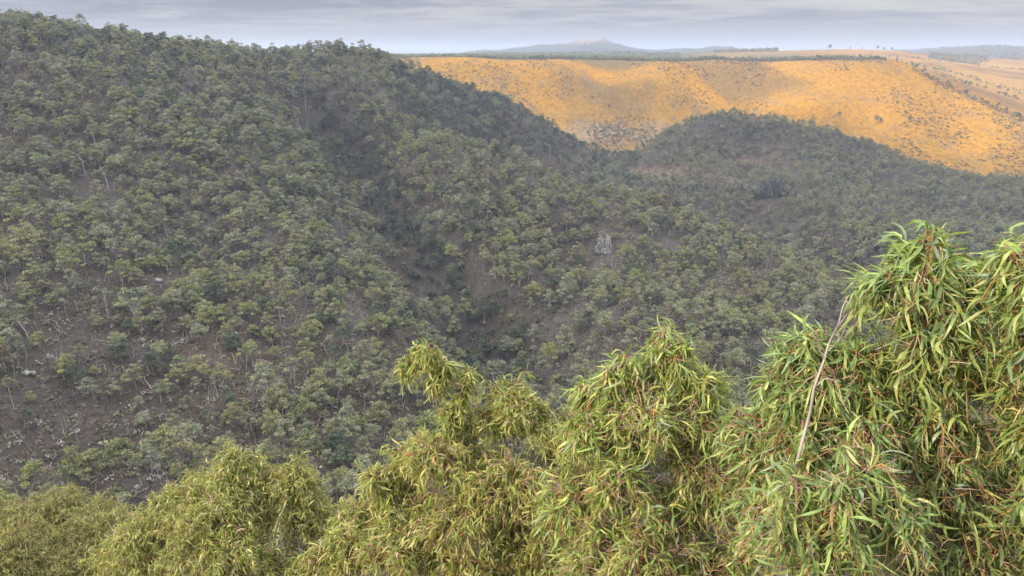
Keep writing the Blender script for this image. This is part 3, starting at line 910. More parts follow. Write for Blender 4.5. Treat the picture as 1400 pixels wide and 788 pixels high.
def rock(name, px, py, blobs, label, short, seed, cat='rock', group=None, mat=None):
    p = hit(px, py)
    bm = bmesh.new()
    r = np.random.default_rng(seed)
    for (ox, oy, sx, sy, sz) in blobs:
        b2 = bmesh.new()
        bmesh.ops.create_icosphere(b2, subdivisions=4, radius=1)
        off = r.uniform(0, 50, 3)
        for v in b2.verts:
            c = np.array(v.co)
            t = float(fbm(np.array([c[0] * 3.4 + off[0] + c[2] * .7]), np.array([c[1] * 3.4 + off[1] - c[2] * .9]), seed, 4)[0])
            st = .30 * math.floor(5 * t) / 5 + .42 * t
            v.co = Vector((ox + c[0] * sx * (1 + st), oy + c[1] * sy * (1 + st), c[2] * sz * (1 + .5 * st) + sz * .55 * (1 if c[2] > 0 else .8)))
        me_ = bpy.data.meshes.new('tmp'); b2.to_mesh(me_); b2.free()
        bm.from_mesh(me_); bpy.data.meshes.remove(me_)
    me = bpy.data.meshes.new(name); bm.to_mesh(me); bm.free()
    me.materials.append(mat or ROCK)
    o = bpy.data.objects.new(name, me); COL.objects.link(o)
    o.location = p
    tag(o, label, cat, group)
    landmark(px, py, short)


rock('rock_outcrop', 826, 346, [(-2.0, 0, 1.25, 1.6, 5.2), (1.5, -.3, 1.6, 1.9, 5.7), (-.2, .5, 1.3, 1.7, 4.2), (3.3, .3, 1.0, 1.2, 2.6), (-3.6, .2, .9, 1.1, 2.2), (.2, -1.6, 1.6, 1.0, 1.5), (2.6, -2.0, 1.1, .9, .9)], 'pair of pale grey rock spires standing out of the bush', 'white rock spires', 5, 'rock outcrop')
rock('boulder', 36, 512, [(0, 0, 1.0, .8, .55), (1.5, .5, .6, .55, .4), (-1.1, -.4, .5, .5, .3), (.7, -.9, .4, .4, .25), (2.3, -.3, .35, .4, .25)], 'cluster of pale boulders on the left slope beside fallen limbs', 'pale boulder cluster', 6)
rock('boulder', 67, 490, [(0, 0, .55, .5, .9), (.7, .3, .45, .4, .5), (-.7, -.2, .3, .3, .25)], 'upright pale boulder just uphill of the boulder cluster', 'upright pale boulder', 7)
rock('cliff', 1052, 270, [(-6, 0, 3.8, 4, 5.5), (-3, 1.8, 4.2, 4.5, 7.5), (.2, 2.5, 4.6, 5, 9.0), (3.2, 1.8, 4.4, 4.5, 8.5), (6.4, 1.5, 4.0, 4, 7.0), (9.5, 2.5, 3.2, 3.5, 5)], 'dark blue grey cliff face on the far side of the creek', 'dark cliff face', 8, 'cliff', mat=DROCK)
rock('boulder', 215, 385, [(0, 0, .9, .8, .7), (1.2, .2, .6, .6, .5)], 'low grey stones showing between gums on the left slope', 'low grey stones', 9)

dcol = np.zeros(nt, bool)
for (lx, ly, nm_) in LANDMARKS:
    lp = hit(lx, ly); dl = np.hypot(lp[0], lp[1])
    big = 34 if 'spires' in nm_ else (26 if 'cliff' in nm_ else 17)
    cy_ = project(ax, ay, az_ + 3.5 * scl)[1]
    dcol |= (np.abs(tpx - lx) < big * .5 + 4) & (cy_ > ly - big) & (cy_ < ly + 22 * min(1, 250 / dl) + 8) & (np.hypot(ax, ay) < dl + 4) & (np.hypot(ax, ay) > dl - 40)
ax, ay, az_, tpx, tpy, lookn, var, scl, rot = (q[~dcol] for q in (ax, ay, az_, tpx, tpy, lookn, var, scl, rot))
nt = len(ax)

# the 300 that show largest are trees of their own; the rest of the wood is one mass
p3d = np.c_[ax, ay, az_]
cpx, cpy = project(ax, ay, az_ + 4.0 * scl)
# hidden behind the saplings in front of the lookout
front_top = np.interp(cpx, [-200, 0, 120, 180, 220, 280, 330, 420, 440, 500, 540, 560, 640, 700, 760, 800, 900, 960, 1020, 1040, 1100, 1170, 1210, 1270, 1500], [670, 665, 668, 705, 650, 600, 597, 620, 660, 640, 620, 560, 530, 525, 560, 490, 450, 480, 560, 490, 440, 440, 340, 310, 310])
vis = (cpx > -10) & (cpx < 1410) & (cpy > 0) & (cpy < front_top) & seen(ax, ay, az_ + 5 * scl)
app = np.array([GUM[v][2] for v in var]) * scl / np.hypot(ax, ay)
sc_ = np.where(vis, app, 0)
top_ = []
for v_ in range(len(GUM)):                   # at least one single tree of every kind
    q_ = np.where(var == v_)[0]
    top_.append(q_[np.argmax(sc_[q_])])
order = np.argsort(-sc_)
order = np.array(top_ + [i for i in order if i not in top_][:300 - len(top_)])
solo = np.zeros(nt, bool); solo[order] = True
LMx = np.array([l[:2] for l in LANDMARKS], float)
DIRW = ['right of', 'below', 'left of', 'above']
ORD = ['', 'second ', 'third ', 'fourth ', 'fifth ', 'sixth ', 'seventh ', 'eighth ', 'ninth ', 'tenth ', 'eleventh ', 'twelfth ', 'thirteenth ', 'fourteenth ', 'fifteenth ', 'sixteenth ', 'seventeenth ', 'eighteenth ', 'nineteenth ', 'twentieth ']
rec = []
for i in order:
    dd = np.hypot(LMx[:, 0] - cpx[i], (LMx[:, 1] - cpy[i]))
    j = int(np.argmin(dd))
    ang = math.degrees(atan2(cpy[i] - LMx[j, 1], cpx[i] - LMx[j, 0]))
    sec = int(((ang + 45) % 360) // 90)
    rec.append((j, sec, lookn[i], dd[j], i))
rec.sort()
cnt = {}
LBL = {}
for (j, sec, lo, d_, i) in rec:
    c = cnt.get((j, sec, lo), 0); cnt[(j, sec, lo)] = c + 1
    look = lk[lo]
    rank = ('nearest' if c == 0 else ORD[min(c, 19)].strip() + ' nearest')
    LBL[i] = f'{look} gum, {rank} such crown {DIRW[sec]} the {LANDMARKS[j][2]}'
tv = {}
for i in order:
    v = int(var[i])
    o = empty('gum_tree', (ax[i], ay[i], az_[i]), LBL[i], 'tree', 'gum trees on the near slopes')
    o.rotation_euler = (0, 0, rot[i]); o.scale = (scl[i],) * 3
    for nm, d in (('trunk', GUM[v][3]), ('crown', GUM[v][4])):
        c = bpy.data.objects.new(nm, d); COL.objects.link(c); c.parent = o
        tv.setdefault(v, {}).setdefault(nm, c)


def scatter(name, pts, rots, scls, idx, srcs, kind='stuff'):
    """one object: a point mesh whose geometry nodes set a tree of srcs[idx] on each point"""
    me = bpy.data.meshes.new(name)
    me.vertices.add(len(pts)); me.vertices.foreach_set('co', np.asarray(pts, np.float32).ravel())
    for nm, ty, arr in (('rotz', 'FLOAT', rots), ('scl', 'FLOAT', scls), ('idx', 'INT', idx)):
        a = me.attributes.new(nm, ty, 'POINT')
        a.data.foreach_set('value', np.asarray(arr, np.int32 if ty == 'INT' else np.float32))
    o = bpy.data.objects.new(name, me); COL.objects.link(o)
    ng = bpy.data.node_groups.new(name, 'GeometryNodeTree')
    ng.interface.new_socket('Geometry', in_out='INPUT', socket_type='NodeSocketGeometry')
    ng.interface.new_socket('Geometry', in_out='OUTPUT', socket_type='NodeSocketGeometry')
    N, L = ng.nodes, ng.links
    gi, go = N.new('NodeGroupInput'), N.new('NodeGroupOutput')
    outj = N.new('GeometryNodeJoinGeometry')

    def attr(nm, ty):
        n = N.new('GeometryNodeInputNamedAttribute'); n.data_type = ty; n.inputs['Name'].default_value = nm
        return n.outputs['Attribute']
    cx = N.new('ShaderNodeCombineXYZ'); L.new(attr('rotz', 'FLOAT'), cx.inputs[2])
    ix, sc_ = attr('idx', 'INT'), attr('scl', 'FLOAT')
    for q, objs in enumerate(srcs):
        j = N.new('GeometryNodeJoinGeometry')
        for ob in objs:
            oi = N.new('GeometryNodeObjectInfo'); oi.transform_space = 'ORIGINAL'
            oi.inputs['Object'].default_value = ob
            L.new(oi.outputs['Geometry'], j.inputs[0])
        cmp_ = N.new('FunctionNodeCompare'); cmp_.data_type = 'INT'; cmp_.operation = 'EQUAL'
        ins = [s for s in cmp_.inputs if s.type == 'INT' and s.enabled]
        L.new(ix, ins[0]); ins[1].default_value = q
        ip = N.new('GeometryNodeInstanceOnPoints')
        L.new(gi.outputs[0], ip.inputs['Points']); L.new(cmp_.outputs[0], ip.inputs['Selection'])
        L.new(j.outputs[0], ip.inputs['Instance']); L.new(cx.outputs[0], ip.inputs['Rotation']); L.new(sc_, ip.inputs['Scale'])
        L.new(ip.outputs[0], outj.inputs[0])
    L.new(outj.outputs[0], go.inputs[0])
    md = o.modifiers.new('scatter', 'NODES'); md.node_group = ng
    tag(o, kind=kind)
    return o


for v in range(len(GUM)):                   # every look has a tree of its own to be scattered from
    if v not in tv:
        raise RuntimeError('no single tree of kind %d' % v)
src = [[tv[v]['trunk'], tv[v]['crown']] for v in range(len(GUM))]
r_ = ~solo
wood = scatter('gum_forest', p3d[r_], rot[r_], scl[r_], var[r_], src)
tag(wood, 'open gum forest covering the gorge slopes', 'forest')


# understorey: grey-brown scrub, litter sticks and thin pale stems
def scrub_mesh(name, px_, py_, pz_, size, colr_, r, nq=26, q=.27, flat=.75):
    m = len(px_)
    c = np.c_[px_, py_, pz_]
    d = unit(r.normal(0, 1, (m, nq, 3))); d[..., 2] = np.abs(d[..., 2])
    rr = r.uniform(.35, 1.05, (m, nq, 1)) ** .6
    pts = c[:, None] + d * rr * size[:, None, None] * np.array([1, 1, flat])
    v, f = leaf_quads(pts.reshape(-1, 3), (d + [0, 0, .4]).reshape(-1, 3), q * np.repeat(np.clip(size, .5, 1.6), nq), r)
    cc = np.repeat(np.repeat(colr_, nq, 0) * r.uniform(.72, 1.3, (m * nq, 1)), 4, 0)
    return v, f, cc


SCRUBM = attr_mat('scrub_leaf', .8, .1, 0)
n_ = 170000
sa = rng.uniform(-.68, .68, n_); srr = np.sqrt(rng.uniform(118 ** 2, 760 ** 2, n_))
sx, sy = srr * np.tan(sa) * np.cos(sa), srr * np.cos(sa)
sz = Hgt(sx, sy); qx, qy = project(sx, sy, sz)
k = seen(sx, sy, sz + 2, 1.0) & (qx > -40) & (qx < 1440) & (rng.random(n_) < .30 + .5 * fbm(sx / 14, sy / 14, 301, 3) + np.clip((330 - srr) / 240, 0, .75)) & ~((sy > 728) & (qx > 870))
sx, sy, sz = sx[k], sy[k], sz[k]
pal_ = np.array([(.15, .135, .09), (.110, .105, .06), (.24, .22, .19), (.120, .080, .058), (.12, .135, .065), (.05, .05, .034)])
ci = rng.integers(0, 6, len(sx))
v, f, c = scrub_mesh('scrub', sx, sy, sz - .1, np.where(rng.random(len(sx)) < .18, rng.uniform(1.0, 1.8, len(sx)), rng.uniform(.45, 1.05, len(sx))), pal_[ci], rng, 20, .32)
sc = mesh_np('scrub', v, f, SCRUBM, c)
tag(sc, 'grey brown scrub between the gums', 'scrub', kind='stuff')
print('SCRUB', len(sx))
n_ = 14000
pick = rng.integers(0, len(sx), n_)
g0 = np.c_[sx[pick], sy[pick], sz[pick]] + np.c_[rng.normal(0, 1.5, (n_, 2)), np.zeros(n_)]
g0[:, 2] = Hgt(g0[:, 0], g0[:, 1])
up = rng.random(n_) < .45
dirn = np.where(up[:, None], np.c_[rng.normal(0, .22, (n_, 2)), np.ones(n_)], np.c_[rng.normal(0, 1, (n_, 2)), rng.normal(.12, .25, n_)])
dirn = unit(dirn)
ln = np.where(up, rng.uniform(1.5, 5.5, n_), rng.uniform(1.0, 4.0, n_))
wd = rng.uniform(.035, .085, n_) * np.where(up, 1.1, 1)
a_ = unit(np.cross(dirn, [0.2, 1, .1])); b_ = np.cross(dirn, a_)
st = g0 + [0, 0, .15]
en = st + dirn * ln[:, None] + np.c_[rng.normal(0, .25, (n_, 2)), np.zeros(n_)]
tri = [(cos(t_), sin(t_)) for t_ in (0, 2.094, 4.189)]
vv = np.stack([st + (a_ * x_ + b_ * y_) * wd[:, None] for x_, y_ in tri] + [en + (a_ * x_ + b_ * y_) * wd[:, None] * .4 for x_, y_ in tri], 1)
ii = np.arange(n_ * 6).reshape(n_, 6)
ff = np.concatenate([np.stack([ii[:, i], ii[:, (i + 1) % 3], ii[:, 3 + (i + 1) % 3], ii[:, 3 + i]], 1) for i in range(3)])
cc = np.repeat(np.array([(.30, .27, .24)]) * rng.uniform(.35, 1.6, (n_, 1)), 6, 0)
stk = mesh_np('dead_sticks', vv.reshape(-1, 3), ff, SCRUBM, cc)
tag(stk, 'dead sticks and thin grey stems in the scrub', 'sticks', kind='stuff')

# ------------------------------------------------------------------ shrubs of the golden slope
n_ = 110000
sy = rng.uniform(820, 1330, n_); sx = rng.uniform(-.35, .95, n_) * sy
sz = Hgt(sx, sy); qx, qy = project(sx, sy, sz)
dn = .06 + .85 * fbm(sx / 40, sy / 60, 321, 4)
for (x0, y0, wx, wy, wgt) in ((720, 118, 45, 10, .35), (690, 105, 60, 8, .12), (1000, 115, 60, 14, .12), (930, 95, 60, 8, .10), (1160, 105, 60, 12, .25), (1320, 180, 90, 25, .16), (1240, 215, 90, 14, .15), (1380, 225, 60, 18, .35),
                              (860, 178, 60, 14, .75), (830, 165, 30, 8, .3), (900, 150, 40, 15, .12), (1060, 135, 60, 12, .08), (1000, 148, 90, 10, .1), (820, 140, 40, 12, -.2), (1150, 150, 70, 12, -.25), (1250, 130, 50, 10, -.1), (800, 160, 30, 14, -.3)):
    dn += wgt * np.exp(-((qx - x0) / wx) ** 2 - ((qy - y0) / wy) ** 2)
crk = np.interp(qx, [1247, 1262, 1284, 1318, 1358, 1400], [96, 103, 116, 130, 148, 166])
dn += 1.1 * np.exp(-((qy - crk + 1) / 3.0) ** 2) * (qx > 1246)
k = (rng.random(n_) < dn * .95) & seen(sx, sy, sz + 2, 1) & (qx > 480) & (qx < 1420) & (np.hypot(sx, sy) < 1330) & ((qx < 1245) | (qy > crk - 6))
sx, sy, sz = sx[k], sy[k], sz[k]
v, f, c = scrub_mesh('s', sx, sy, sz - .2, rng.uniform(.6, 1.75, len(sx)) ** 1.5, np.array([(.085, .075, .042), (.12, .095, .05), (.07, .075, .045)])[rng.integers(0, 3, len(sx))], rng, 14, .5)
gs = mesh_np('slope_scrub', v, f, SCRUBM, c)
tag(gs, 'small shrubs dotted over the golden slope', 'scrub', kind='stuff')
print('SLOPE SCRUB', len(sx))

# ------------------------------------------------------------------ rim woodland, far tree belts
n_ = 160000
rr = np.exp(rng.uniform(np.log(1150), np.log(5200), n_)); aa = rng.uniform(-.20, .60, n_)
sx, sy = rr * np.sin(aa), rr * np.cos(aa)
sz = Hgt(sx, sy); qx, qy = project(sx, sy, sz)
ragged = fbm(aa * 25, rr * 0, 341, 3)
belt = np.where(qx < 930, (rr > 1290 + 60 * ragged) & (rr < 2300), (sy > 30 + 25 * ragged + np.interp(qx, [930, 1000, 1100, 1180, 1230], [1210, 1195, 1158, 1128, 1110])) & (rr < 1420 + 60 * ragged) & (qx < 1205 + 40 * ragged))
patch = fbm(aa * 9, np.log(rr) * 5, 351, 3) > .06
far_ = (rr > 2300) & patch & (aa < .33)
farr = ((rr > 2900) | ((rr > 2300) & (qx > 1270))) & (fbm(aa * 12, np.log(rr) * 9, 353, 3) > .02) & (aa >= .33)
hedge = (aa > .42) & (rr > 1350) & (rr < 2300) & ((np.abs(fbm(sx / 420, sy / 420, 361, 2)) < .008) | (np.abs(np.mod(sx + .3 * sy, 520) - 260) < 2.5) & (rr > 1600))
k = (hedge & (rng.random(n_) < .6)) | (belt & (rng.random(n_) < .5)) | ((far_ | farr) & (rng.random(n_) < .42))
k &= seen(sx, sy, sz + 9, 2) & (qx > 440) & (qx < 1420)
sx, sy, sz = sx[k], sy[k], sz[k]
iv = np.array(BYLOOK['dark green'] + BYLOOK['grey green'])[rng.integers(0, len(BYLOOK['dark green'] + BYLOOK['grey green']), len(sx))]
rw = scatter('rim_woodland', np.c_[sx, sy, sz], rng.uniform(0, 6.28, len(sx)), rng.uniform(.5, 1.0, len(sx)) * np.where(np.hypot(sx, sy) > 2300, 1.35, 1.0), iv, src)
tag(rw, 'belts of dark trees on the plateau past the rim', 'woodland', kind='stuff')
print('RIM', len(sx))


def single_tree(px, py, v, s, label, name='gum_tree', cat='tree', group=None, loc=None):
    p = hit(px, py) if loc is None else loc
    o = empty(name, p, label, cat, group)
    o.scale = (s, s, s); o.rotation_euler = (0, 0, rng.uniform(0, 6))
    for nm, d in (('trunk', GUM[v][3]), ('crown', GUM[v][4])):
        c = bpy.data.objects.new(nm, d); COL.objects.link(c); c.parent = o
    return o


for (px, py, v, s, lb) in (
        (1198, 170, BYLOOK["dark green"][-2], 1.35, 'left of two dark trees standing alone on the golden slope'),
        (1205, 168, BYLOOK["grey green"][-2], 1.0, 'smaller grey tree touching the left dark tree on the golden slope'),
        (1244, 168, BYLOOK["dark green"][-1], 1.4, 'right hand dark tree standing alone on the golden slope'),
        (1255, 170, BYLOOK["grey green"][-1], .9, 'low spreading grey tree at the right of the golden slope pair'),
        (1236, 172, BYLOOK["olive green"][-1], .8, 'small olive tree just below and between the two dark trees on the golden slope'),
        (1148, 160, BYLOOK["dark green"][-1], 1.1, 'low dark bush alone above the shaded spur on the golden slope'),
        (1140, 163, BYLOOK["olive green"][-1], .7, 'small olive bush at the foot of the low dark bush on the golden slope'),
        (833, 148, BYLOOK["dark green"][-1], .8, 'single dark bush halfway down the bright grass spur'),
        (936, 105, BYLOOK["dark green"][-1], .7, 'dark bush highest on the golden slope below the rim'),
        (1157, 98, BYLOOK["olive green"][-1], .9, 'olive bush right under the rim belt on the golden slope'),
        (1282, 118, BYLOOK["dark green"][-2], .7, 'dark bush on the sloping right shoulder of the golden slope')):
    single_tree(px, py, v, s, lb, 'slope_tree', 'tree', 'lone trees on the golden slope')
def on_ray(px, Y):
    d = ray(px, 80); x_, y_ = d[0] / d[1] * Y, Y
    return np.array([x_, y_, float(Hgt(np.array([x_]), np.array([y_]))[0])])
for (px, Y, v, s, lb) in (
        (1133, 2260, BYLOOK["dark green"][-2], 2.0, 'tall round tree alone on the skyline of the pale paddock rise'),
        (1161, 2280, BYLOOK["dark green"][-1], 1.1, 'small round tree second on the paddock skyline'),
        (1176, 2280, BYLOOK["dark green"][-1], 1.0, 'little bush like tree third along the paddock skyline'),
        (1198, 2290, BYLOOK["dark green"][-2], 1.6, 'leftmost tree of the clump at the right of the paddock skyline'),
        (1207, 2290, BYLOOK["dark green"][-1], 1.5, 'middle tree of the clump at the right of the paddock skyline'),
        (1217, 2300, BYLOOK["dark green"][-2], 1.3, 'rightmost tree of the clump at the right of the paddock skyline'),
        (1190, 1950, BYLOOK["olive green"][-1], 1.2, 'lone bush in the middle of the pale paddock below its skyline')):
    single_tree(0, 0, v, s, lb, 'paddock_tree', 'tree', 'trees along the paddock skyline', on_ray(px, Y))
# creek line down the right of the golden slope
cl = np.array([(1247, 96), (1262, 104), (1272, 112), (1284, 118), (1300, 124), (1318, 132), (1338, 141), (1358, 150), (1376, 158), (1400, 168)], float)
nm_ord = ['first', 'second', 'third', 'fourth', 'fifth', 'sixth', 'seventh', 'eighth', 'ninth', 'tenth', 'eleventh', 'twelfth', 'thirteenth', 'fourteenth', 'fifteenth', 'sixteenth', 'seventeenth', 'eighteenth', 'nineteenth', 'twentieth',
          'twenty first', 'twenty second', 'twenty third', 'twenty fourth', 'twenty fifth', 'twenty sixth', 'twenty seventh', 'twenty eighth', 'twenty ninth', 'thirtieth']
for q in range(30):
    t = min(8.95, max(0, q / 29 * 8.9 + rng.uniform(-.22, .22)))
    i = int(t); p = cl[i] + (cl[i + 1] - cl[i]) * (t - i)
    lp = hit(p[0], p[1] - 2.5 - rng.uniform(0, 1.5))
    single_tree(0, 0, [BYLOOK['dark green'][-2], BYLOOK['dark green'][-1], BYLOOK['grey green'][1], BYLOOK['olive green'][-1]][q % 4], rng.uniform(.7, 1.25), f'{nm_ord[q]} tree down the creek line right of the golden slope', 'creek_tree', 'tree', 'creek line trees right of the golden slope', lp)
tl = on_ray(466, 566)
single_tree(0, 0, BYLOOK["grey green"][2], 1.45, 'emergent gum standing above the skyline where the left hill meets the plain', 'gum_tree', 'tree', 'gum trees on the near slopes', tl)
# farm shed far out on the plain
fp = on_ray(888, 2900)
fs = empty('farm_shed', fp + [0, 0, 0], 'tiny white farm shed far out on the plain left of centre rim', 'shed')
WALLP, N, L, B = new_mat('shed_paint', .6, .3); B.inputs['Base Color'].default_value = (.78, .77, .74, 1)
ROOFP, N, L, B = new_mat('shed_roof', .5, .4); B.inputs['Base Color'].default_value = (.62, .62, .62, 1)
g = Geo(); w_, d_, h_ = 11, 7, 6.5
g.add([(-w_, -d_, -1), (w_, -d_, -1), (w_, d_, -1), (-w_, d_, -1), (-w_, -d_, h_), (w_, -d_, h_), (w_, d_, h_), (-w_, d_, h_)], [(0, 1, 5, 4), (1, 2, 6, 5), (2, 3, 7, 6), (3, 0, 4, 7)])
g.build('wall', WALLP, fs)
g = Geo(); e_ = .6
g.add([(-w_ - e_, -d_ - e_, h_ - .1), (w_ + e_, -d_ - e_, h_ - .1), (w_ + e_, 0, h_ + 3.4), (-w_ - e_, 0, h_ + 3.4), (w_ + e_, d_ + e_, h_ - .1), (-w_ - e_, d_ + e_, h_ - .1),
       (-w_ - e_, -d_ - e_, h_ - .4), (w_ + e_, -d_ - e_, h_ - .4), (w_ + e_, d_ + e_, h_ - .4), (-w_ - e_, d_ + e_, h_ - .4)], [(0, 1, 2, 3), (3, 2, 4, 5), (0, 6, 7, 1), (5, 4, 8, 9), (6, 9, 8, 7)])
g.build('roof', ROOFP, fs)

# ------------------------------------------------------------------ eucalypt saplings in front of the lookout
SLEAF = attr_mat('sapling_leaf', .36, .5, .38)
STWIG = attr_mat('sapling_twig', .7, .25, 0)
SBARK, N, L, B = new_mat('sapling_bark', .8, .2)
tcn = N.new('ShaderNodeTexCoord')
L.new(nramp(N, L, nnoise(N, L, 7, 5, .65, tcn.outputs['Object'], (1, 1, .3)), [(.3, (.10, .075, .06)), (.5, (.24, .20, .165)), (.7, (.40, .36, .31))]), B.inputs['Base Color'])


def sickle_leaves(base, out, length, width, col, r, droop, rows=6):
    """curved hanging leaves: (n,) arrays -> verts, quads, colours; 3 verts across, folded on the midrib"""
    n = len(base)
    t = np.linspace(0, 1, rows)[None, :, None]
    Lh = length[:, None, None]
    d0 = unit(out)
    down = np.array([0, 0, -1.0])
    side = unit(np.cross(d0, down + r.normal(0, .3, (n, 3))))
    sick = (r.standard_t(3, n) * .42).clip(-1.6, 1.6)[:, None, None]
    dr = droop[:, None, None]
    # direction turns from the twig's heading towards straight down
    mixv = np.clip(t * 1.25 + .1, 0, 1) * dr
    dirs = d0[:, None] * (1 - mixv) + down * mixv + side[:, None] * sick * (t - .35) * 2
    dirs = unit(dirs)
    seg = dirs * Lh / (rows - 1)
    cl = base[:, None] + np.concatenate([np.zeros((n, 1, 3)), np.cumsum(seg[:, 1:], axis=1)], 1)
    roll = unit(side[:, None] + r.normal(0, .55, (n, 1, 3)) + .35 * (t - .5) * r.normal(0, 1, (n, 1, 3)))
    wv = unit(roll - dirs * np.sum(roll * dirs, -1, keepdims=True))
    nv = np.cross(dirs, wv)
    prof = np.interp(np.linspace(0, 1, rows), [0, .12, .35, .65, .88, 1], [.10, .62, 1.0, .80, .34, .02])[None, :, None] * width[:, None, None] / 2
    fold = prof * r.uniform(.1, .45, (n, 1, 1))
    v = np.stack([cl - wv * prof + nv * fold, cl, cl + wv * prof + nv * fold], 2)       # n, rows, 3, xyz
    idx = np.arange(n * rows * 3).reshape(n, rows, 3)
    q = np.stack([idx[:, :-1, :-1], idx[:, :-1, 1:], idx[:, 1:, 1:], idx[:, 1:, :-1]], -1).reshape(-1, 4)
    c = np.repeat(col[:, None], rows * 3, 1).reshape(-1, 3)
    return v.reshape(-1, 3), q, c


PALETTE = {  # leaf colours and their shares
    'fresh': [((0.243, 0.325, 0.076), .44), ((0.344, 0.393, 0.105), .24), ((0.160, 0.234, 0.068), .19), ((0.451, 0.433, 0.148), .06), ((0.261, 0.331, 0.209), .05), ((0.333, 0.090, 0.061), .006), ((0.437, 0.300, 0.234), .014)],
    'yellow': [((0.255, 0.299, 0.071), .42), ((0.356, 0.370, 0.101), .25), ((0.172, 0.217, 0.061), .20), ((0.474, 0.410, 0.160), .07), ((0.285, 0.319, 0.197), .03), ((0.354, 0.130, 0.098), .008), ((0.458, 0.320, 0.258), .022)],
    'dull': [((0.219, 0.245, 0.068), .45), ((0.296, 0.308, 0.089), .23), ((0.148, 0.177, 0.056), .24), ((0.391, 0.331, 0.148), .06), ((0.374, 0.220, 0.172), .02)],
    'green': [((0.196, 0.287, 0.086), .44), ((0.290, 0.370, 0.108), .25), ((0.124, 0.196, 0.071), .20), ((0.415, 0.410, 0.160), .05), ((0.237, 0.308, 0.209), .045), ((0.343, 0.090, 0.056), .006), ((0.437, 0.260, 0.172), .009)],
}


